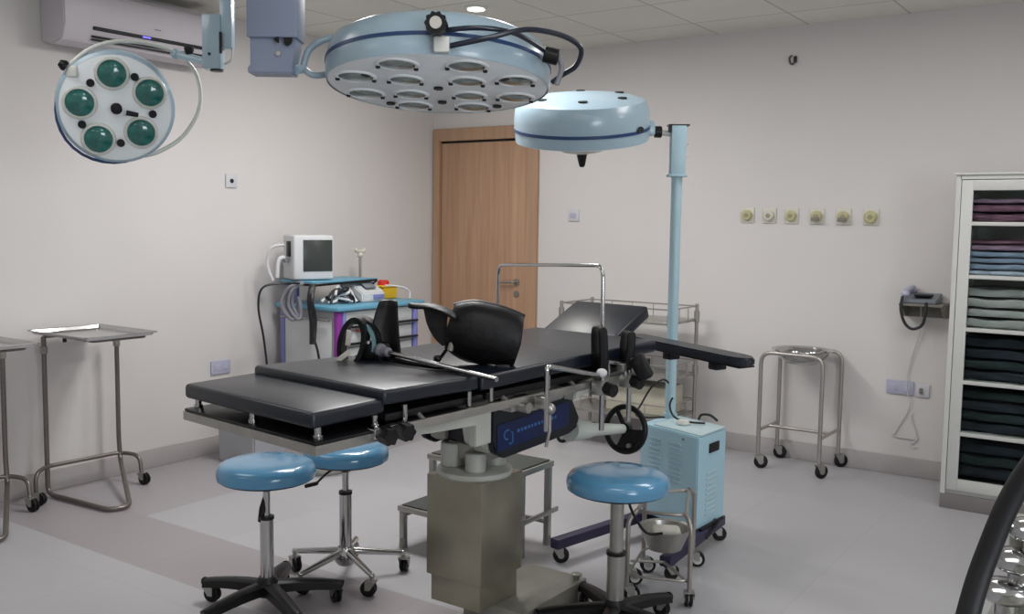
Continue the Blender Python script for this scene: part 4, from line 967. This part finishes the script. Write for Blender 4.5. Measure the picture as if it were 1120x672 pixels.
for nm, mt, zz, n_l in (('white_leads', 'cable_white', 1.0, 7), ('dark_leads', 'cable_black', .985, 7)):
    m = MB()
    for k in range(n_l):
        y0_ = 4.42 + random.random() * .12; L_ = .10 + random.random() * .06
        m.tube(smoothpts([(-4.56 + random.uniform(-.05, .06), y0_, .955 + random.random() * .07), (-4.52 + random.uniform(-.05, .05), y0_ + L_ * .4, .96 + random.random() * .10), (-4.52 + random.uniform(-.05, .05), y0_ + L_, .957 + random.random() * .09), (-4.48, y0_ + L_ * 1.2, .957)]), .010 if mt == 'cable_white' else .009, 8)
    m.build(nm, mt, t)
# white device (printer) on top
t = thing('infusion_device', (-4.60, 4.98, .946), 'white sloping medical device beside the monitor on the blue top', 'medical device')
MB().prism([(0, 0), (.22, 0), (.22, .06), (.10, .13), (0, .13)], (-4.70, 4.93, .9465), (1, 0, 0), (0, 0, 1), .22, .008).build('body', 'plastic_white', t)
MB().box((-4.53, 4.82, 1.055), (.06, .10, .004), euler(y=.52), .001).build('display', 'phone_grey', t)
MB().box((-4.472, 4.86, .98), (.01, .10, .03), None, .002).build('front_slot', 'cart_lavender', t)
# upright sensor post
t = thing('probe_stand', (-4.80, 5.02, .946), 'slim chrome upright with a knobbed top behind the white device', 'probe stand')
MB().cyl((-4.80, 5.02, .946), (-4.80, 5.02, 1.25), .010).build('post', 'steel', t)
MB().cyl((-4.80, 5.02, .946), (-4.80, 5.02, .955), .03).build('foot', 'steel', t)
m = MB(); m.sph((-4.80, 5.02, 1.25), .022); m.cyl((-4.80, 4.98, 1.275), (-4.80, 5.06, 1.275), .012); m.sph((-4.80, 5.06, 1.285), .014); m.sph((-4.80, 4.98, 1.285), .014); m.build('knobbed_top', 'plastic_cream', t)
MB().cyl((-4.80, 5.02, 1.055), (-4.80, 5.02, 1.075), .018).build('collar', 'black_plastic', t)
# sharps container
t = thing('sharps_container', (-4.62, 5.22, .946), 'yellow sharps container with red lid on the blue trolley top', 'sharps container')
MB().prism([(-.055, 0), (.055, 0), (.065, .085), (-.065, .085)], (-4.62, 5.15, .9465), (1, 0, 0), (0, 0, 1), .16, .008).build('tub', 'sharps_yellow', t)
MB().box((-4.62, 5.07, 1.036), (.14, .17, .012), None, .004).build('rim', 'sharps_yellow', t)
MB().lathe([(.04, 0), (.04, .025), (.03, .035)], (-4.62, 5.065, 1.042), (0, 0, 1), 24).build('lid', 'sharps_red', t)
t2 = MB().tube(smoothpts([(-4.50, 4.95, 1.05), (-4.48, 5.02, 1.045), (-4.46, 5.10, 1.03), (-4.45, 5.15, 1.0), (-4.45, 5.15, .955)]), .006, 8).build('clear_tubing', 'cable_white'); tag(t2, 'thin pale tube laid in front of the yellow container', 'tubing')

# ------------------------------------------------------------------ white bin
t = thing('waste_bin', (-4.70, 3.93, 0), 'pale grey box-shaped waste bin by the side wall under the table end', 'bin')
MB().prism([(-.16, 0), (.16, 0), (.17, .22), (-.17, .22)], (-4.66, 4.05, .0), (1, 0, 0), (0, 0, 1), .26, .01).build('bin_body', 'bin_grey', t)
MB().b2((-4.84, 3.78, .22), (-4.48, 4.06, .245), .01).build('rim', 'plastic_white', t)
MB().box((-4.64, 3.775, .03), (.10, .05, .02), None, .004).build('pedal', 'black_plastic', t)
t = thing('wash_bowl', (-4.15, 4.15, 0), 'white rounded bowl on the floor beside the pale grey bin', 'bowl')
MB().lathe([(.10, 0), (.14, .06), (.175, .16), (.18, .17), (.172, .17), (.13, .06), (.001, .02)], (-4.12, 4.02, .0), (0, 0, 1), 32, cap=False).build('bowl', 'enamel_white', t)

# ------------------------------------------------------------------ wire trolley against back wall
t = thing('instrument_trolley', (-3.05, 5.75, 0), 'chrome three-shelf trolley with wire guard rails behind the arm board', 'trolley')
X0, X1, Y0, Y1 = -3.42, -2.62, 5.52, 5.93
for (x, y) in ((X0, Y0), (X1, Y0), (X1, Y1), (X0, Y1)):
    MB().cyl((x, y, .10), (x, y, .975), .012).build('upright', 'tube_steel', t); castor(t, x, y, .11, .04, .5)
    for z in (.87, .51): MB().cyl((x, y, z - .018), (x, y, z + .06), .019, bev=.004).build('shelf_clamp', 'steel', t)
for z in (.86, .50, .24):
    m = MB(); m.b2((X0, Y0, z), (X1, Y1, z + .018), .003); m.build('shelf', 'steel', t)
    m = MB(); z2 = z + .10
    m.tube([(X0, Y0, z2), (X1, Y0, z2), (X1, Y1, z2), (X0, Y1, z2)], .0045, 6, closed=True)
    for k in range(1, 5):
        for y in (Y0, Y1): m.cyl((X0 + (X1 - X0) * k / 5, y, z), (X0 + (X1 - X0) * k / 5, y, z2), .0035, seg=6)
    for x in (X0, X1):
        for k in (1, 2): m.cyl((x, Y0 + (Y1 - Y0) * k / 3, z), (x, Y0 + (Y1 - Y0) * k / 3, z2), .0035, seg=6)
    m.build('guard_rail', 'tube_steel', t)
o = MB().b2((-3.12, 5.62, .2585), (-2.68, 5.88, .44), .006).build('storage_carton', 'carton_cream'); tag(o, 'plain cream carton on the lowest shelf of the chrome trolley', 'carton')

# ------------------------------------------------------------------ basin stand on castors
t = thing('basin_stand', (-1.88, 5.85, 0), 'tubular steel basin stand on four castors below the gas outlets', 'basin stand')
pA = [(-2.085, 5.70), (-1.70, 5.675)]; pB = [(-2.08, 6.03), (-1.69, 6.03)]
zt = .725
for nm, (q0, q1) in (('front_frame', pA), ('rear_frame', pB)):
    m = MB(); m.tube(fillet([(*q0, .09), (*q0, zt), (*q1, zt), (*q1, .09)], .07), .0125, 12); m.build(nm, 'tube_steel', t)
m = MB()
for i in (0, 1):
    m.tube([(*pA[i], .24), (*pB[i], .24)], .010)
m.tube([(-2.082, 5.86, .24), (-1.695, 5.86, .24)], .010); m.build('lower_crossbar', 'tube_steel', t)
for i in (0, 1):
    q = .09 if i == 0 else -.09; MB().tube([(pA[i][0] + q, pA[i][1], zt), (pB[i][0] + q, pB[i][1], zt)], .009).build('top_crossbar', 'tube_steel', t)
for (x, y), a in zip(pA + pB, (.4, .9, .2, .7)): castor(t, x, y, .11, .042, a, 'steel')
t = thing('wash_basin', (-1.885, 5.86, .655), 'shallow stainless basin sitting in the tubular stand', 'basin')
MB().lathe([(.001, 0), (.09, .002), (.14, .035), (.165, .078), (.185, .084), (.184, .088), (.16, .082), (.135, .04), (.085, .008), (.001, .006)], (-1.885, 5.86, .655), (0, 0, 1), 48, cap=False).build('bowl', 'chrome', t)
for (x, y, lb_) in ((-1.93, 5.84, 'small shiny steel cup inside the basin, left of the pair'), (-1.83, 5.87, 'small shiny steel cup inside the basin, right of the pair')):
    t2 = MB().lathe([(.025, 0), (.038, .045), (.044, .058), (.04, .058), (.034, .045), (.001, .006)], (x, y, .665), (0, 0, 1), 28, cap=False).build('gallipot', 'chrome'); tag(t2, lb_, 'cup', 'steel cups inside the basin')

# ------------------------------------------------------------------ kick bucket stand
kx, ky = -1.69, 3.57
t = thing('kick_bucket_stand', (kx, ky, 0), 'low chrome bucket stand with white-hubbed castors behind the right-hand stool', 'bucket stand')
cs = [(-1.735, 3.33), (-1.505, 3.415), (-1.69, 3.86), (-1.83, 3.66), (-1.81, 3.50)]
for (x, y) in cs[:4]:
    MB().tube(fillet([(x, y, .06), (x, y, .33), (x + (kx - x) * .22, y + (ky - y) * .22, .358)], .05), .0095, 10).build('upright', 'tube_steel', t)
m = MB(); m.tube(fillet([V(x + (kx - x) * .2, y + (ky - y) * .2, .355) for (x, y) in cs[:4]], .05, closed=True), .008, 8, closed=True); m.build('top_frame', 'tube_steel', t)
m = MB(); P5 = [V(x, y, .105) for (x, y) in cs[:4]]; m.tube(fillet(P5, .05, closed=True), .006, 8, closed=True); m.build('lower_frame', 'tube_steel', t)
m = MB(); m.tube([V(*cs[4], .10), V(kx, ky, .10), V(*cs[1], .10)], .006, 8); m.build('lower_spar', 'tube_steel', t)
for i, (x, y) in enumerate(cs): castor(t, x, y, .085, .033, (.7, 2.1, .5, .7, .6)[i] , 'enamel_white', twin=True)
t2 = thing('kick_bucket', (kx, ky, .16), 'shallow steel bucket hanging in the low chrome stand', 'bucket')
MB().lathe([(.001, 0), (.07, .002), (.095, .06), (.102, .085), (.110, .089), (.110, .093), (.098, .088), (.09, .06), (.065, .008), (.001, .006)], (kx, ky, .16), (0, 0, 1), 40, cap=False).build('pail', 'steel', t2)
o = MB().box((kx + .01, ky - .01, .235), (.12, .09, .04), rotz(.5), .02, 3).build('gauze_pack', 'gauze'); tag(o, 'cream gauze pack inside the steel bucket', 'gauze')

# ------------------------------------------------------------------ linen cabinet
t = thing('linen_cabinet', (-.5, 5.78, 0), 'tall white glass-fronted cabinet full of folded linen at the right edge', 'cabinet')
X0, X1, Y0, Y1, ZT = -.995, -.03, 5.50, 6.05, 1.775
cb_ = MB(); cb_.b2((X0, Y0, .08), (X0 + .024, Y1, ZT)); cb_.b2((X1 - .024, Y0, .08), (X1, Y1, ZT)); cb_.b2((X0 + .02, Y1 - .012, .08), (X1 - .02, Y1, ZT)); cb_.b2((X0 + .02, Y0, ZT - .022), (X1 - .02, Y1 - .012, ZT)); cb_.b2((X0 + .02, Y0 + .02, .08), (X1 - .02, Y1 - .012, .10)); cb_.build('carcass', 'cabinet_white', t)
cb_ = MB(); cb_.b2((X0 - .012, Y0 - .012, ZT), (X1 + .012, Y1, ZT + .012), .003); cb_.build('cornice', 'cabinet_white', t)
MB().b2((X0 + .0, Y0 + .0, 0), (X1, Y1, .08), .002).build('plinth', 'cabinet_plinth', t)
SZ = [1.533, 1.256, .978, .698, .42]
for z in SZ: MB().b2((X0 + .02, Y0 + .03, z - .02), (X1 - .02, Y1 - .012, z - .002), .002).build('shelf', 'cabinet_white', t)
mid = (X0 + X1) / 2
for (a, b_) in ((X0 + .027, mid - .001), (mid + .001, X1 - .027)):
    fm = MB(); w_ = .056; zb, zt_ = .104, ZT - .026
    fm.b2((a, Y0, zb), (a + w_, Y0 + .018, zt_), .002); fm.b2((b_ - w_, Y0, zb), (b_, Y0 + .018, zt_), .002); fm.b2((a + w_, Y0, zb), (b_ - w_, Y0 + .018, .165), .002); fm.b2((a + w_, Y0, 1.695), (b_ - w_, Y0 + .018, zt_), .002)
    for z in SZ: fm.b2((a + w_, Y0, z - .020), (b_ - w_, Y0 + .016, z), .001)
    dd = fm.build('door', 'cabinet_white', t)
    MB().b2((a + w_ - .005, Y0 + .007, .16), (b_ - w_ + .005, Y0 + .010, 1.70)).build('glass_pane', 'cabinet_glass', dd)
    hx = (b_ - .03) if a < mid - .1 else (a + .03)
    MB().tube(fillet([(hx, Y0, .95), (hx, Y0 - .03, .95), (hx, Y0 - .03, 1.07), (hx, Y0, 1.07)], .01), .005).build('handle', 'chrome', dd)
def folded(x0, x1, y0, y1, z0, h, m, seed, name, label, cat, group):
    rnd = random.Random(seed); n, k = 9, 6; b = bmesh.new(); bmesh.ops.create_cube(b, size=1.0)
    bmesh.ops.subdivide_edges(b, edges=list(b.edges), cuts=5, use_grid_fill=True)
    cx_, cy_ = (x0 + x1) / 2, (y0 + y1) / 2; ph = rnd.random() * 6
    for v in b.verts:
        x, y, z = v.co; edge = max(abs(x), abs(y)) * 2
        zz = z * h * (1 - .18 * max(0, edge - .7) / .3)
        if z > -.49: zz -= .10 * h * (1 + math.sin(x * 9 + ph) * math.cos(y * 5 + ph))
        bul = 1 - .03 * (abs(z) * 2) ** 2 * 1
        v.co = V(cx_ + x * (x1 - x0) * bul + .004 * math.sin(z * 20 + ph), cy_ + y * (y1 - y0) * bul + .006 * math.sin(x * 11 + ph), z0 + h / 2 + max(zz, -h / 2))
    o = MB().merge(b).build(name, m); tag(o, label, cat, group); return o
specs = [
 (1.533, [('cloth_purple', .05), ('cloth_purple', .045), ('cloth_mauve', .03)], 'purple', 'folded theatre linen on the top shelf'),
 (1.256, [('cloth_paleblue', .028), ('cloth_blue', .034), ('cloth_blue', .030), ('cloth_blue', .032), ('cloth_mauve', .034), ('cloth_purple', .024)], 'blue', 'folded linen on the second shelf'),
 (.978, [('pack_white', .055), ('pack_white', .05), ('pack_white', .055), ('pack_white', .05)], 'white', 'wrapped packs on the third shelf'),
 (.698, [('cloth_dark', .06), ('cloth_darkgreen', .055), ('cloth_dark', .06), ('cloth_dark', .055)], 'dark', 'dark linen on the fourth shelf'),
 (.42, [('cloth_dark', .06), ('cloth_darkgreen', .055), ('cloth_dark', .06), ('cloth_darkgreen', .05)], 'dark', 'dark linen on the fifth shelf'),
 (.102, [('cloth_dark', .07), ('cloth_dark', .07), ('cloth_darkgreen', .06), ('cloth_dark', .06)], 'dark', 'dark linen at the cabinet bottom')]
shn = ['top shelf', 'second shelf', 'third shelf', 'fourth shelf', 'fifth shelf', 'bottom compartment']
cname = {'cloth_purple': 'deep purple', 'cloth_mauve': 'mauve', 'cloth_blue': 'dusty blue', 'cloth_paleblue': 'pale blue', 'pack_white': 'greyish white', 'cloth_dark': 'near-black', 'cloth_darkgreen': 'dark green'}
ordn = ['lowest', 'second from below', 'third from below', 'fourth from below', 'fifth from below', 'sixth from below']
for si, (z, lay, _, grp) in enumerate(specs):
    for st, (xa, xb) in enumerate(((-.955, -.585), (-.57, -.20))):
        zc_ = z - .001
        if st == 1: continue
        for k, (m, h) in enumerate(lay):
            j = random.uniform(-.008, .008); nm = 'wrapped_pack' if m == 'pack_white' else 'folded_cloth'
            pos = 'topmost' if k == len(lay) - 1 else ordn[k]
            folded(xa + .0 + j * .5, xb + j, 5.55 + abs(j), 5.95, zc_, h, m, si * 10 + k, nm, '%s %s in the cabinet %s, %s of its stack' % (cname[m], 'wrapped pack' if m == 'pack_white' else 'folded cloth', shn[si], pos), 'pack' if m == 'pack_white' else 'linen', grp)
            zc_ += h + .001

# ------------------------------------------------------------------ anaesthesia machine corner at lower right
t = thing('anaesthesia_machine', (.02, 1.62, 0), 'machine corner at lower right with shiny chrome domed valves', 'anaesthesia machine')
MB().b2((-.225, 1.36, .12), (.45, 1.92, .835), .01).build('cabinet_body', 'plastic_white', t)
MB().b2((-.235, 1.34, .835), (.46, 1.93, .852), .004).build('worktop', 'steel_dull', t)
for (x, y, z1) in ((-.205, 1.748, .905), (-.190, 1.765, .955), (-.172, 1.785, 1.005)):
    vs_ = MB(); vs_.cyl((x + .0, y, z1 - .045), (x, y, z1 - .02), .018); vs_.build('valve_stem', 'chrome', t)
    MB().lathe([(.020, -.024), (.036, -.018), (.042, -.010), (.042, .002), (.036, .009), (.018, .014), (.001, .016)], (x, y, z1), (0, 0, 1), 36).build('valve_dome', 'chrome', t)
m = MB(); m.box((-.19, 1.83, .93), (.05, .04, .16), euler(z=.2), .006); m.build('valve_block', 'steel_dull', t)
for (x, y) in ((-.13, 1.48), (.39, 1.48), (.39, 1.94), (-.13, 1.94)): castor(t, x, y, .13, .05, .6)
o = MB().tube(smoothpts([(.02, 1.60, 1.36), (-.10, 1.55, 1.25), (-.17, 1.53, 1.14), (-.205, 1.50, 1.03), (-.219, 1.46, .95), (-.219, 1.42, .90), (-.21, 1.36, .875), (-.16, 1.34, .87), (-.08, 1.36, .868)], 8), .016, 16).build('breathing_hose', 'black_rubber'); tag(o, 'thick black breathing hose curving down at the lower right edge', 'hose')

# ------------------------------------------------------------------ world & view
wd = bpy.data.worlds.new('world'); SC.world = wd; wd.use_nodes = True
wd.node_tree.nodes['Background'].inputs[0].default_value = (.8, .87, 1, 1); wd.node_tree.nodes['Background'].inputs[1].default_value = .3
SC.view_settings.view_transform = 'Standard'; SC.view_settings.look = 'None'; SC.view_settings.gamma = 1; SC.view_settings.exposure = 0.0
SC.view_settings.use_curve_mapping = False
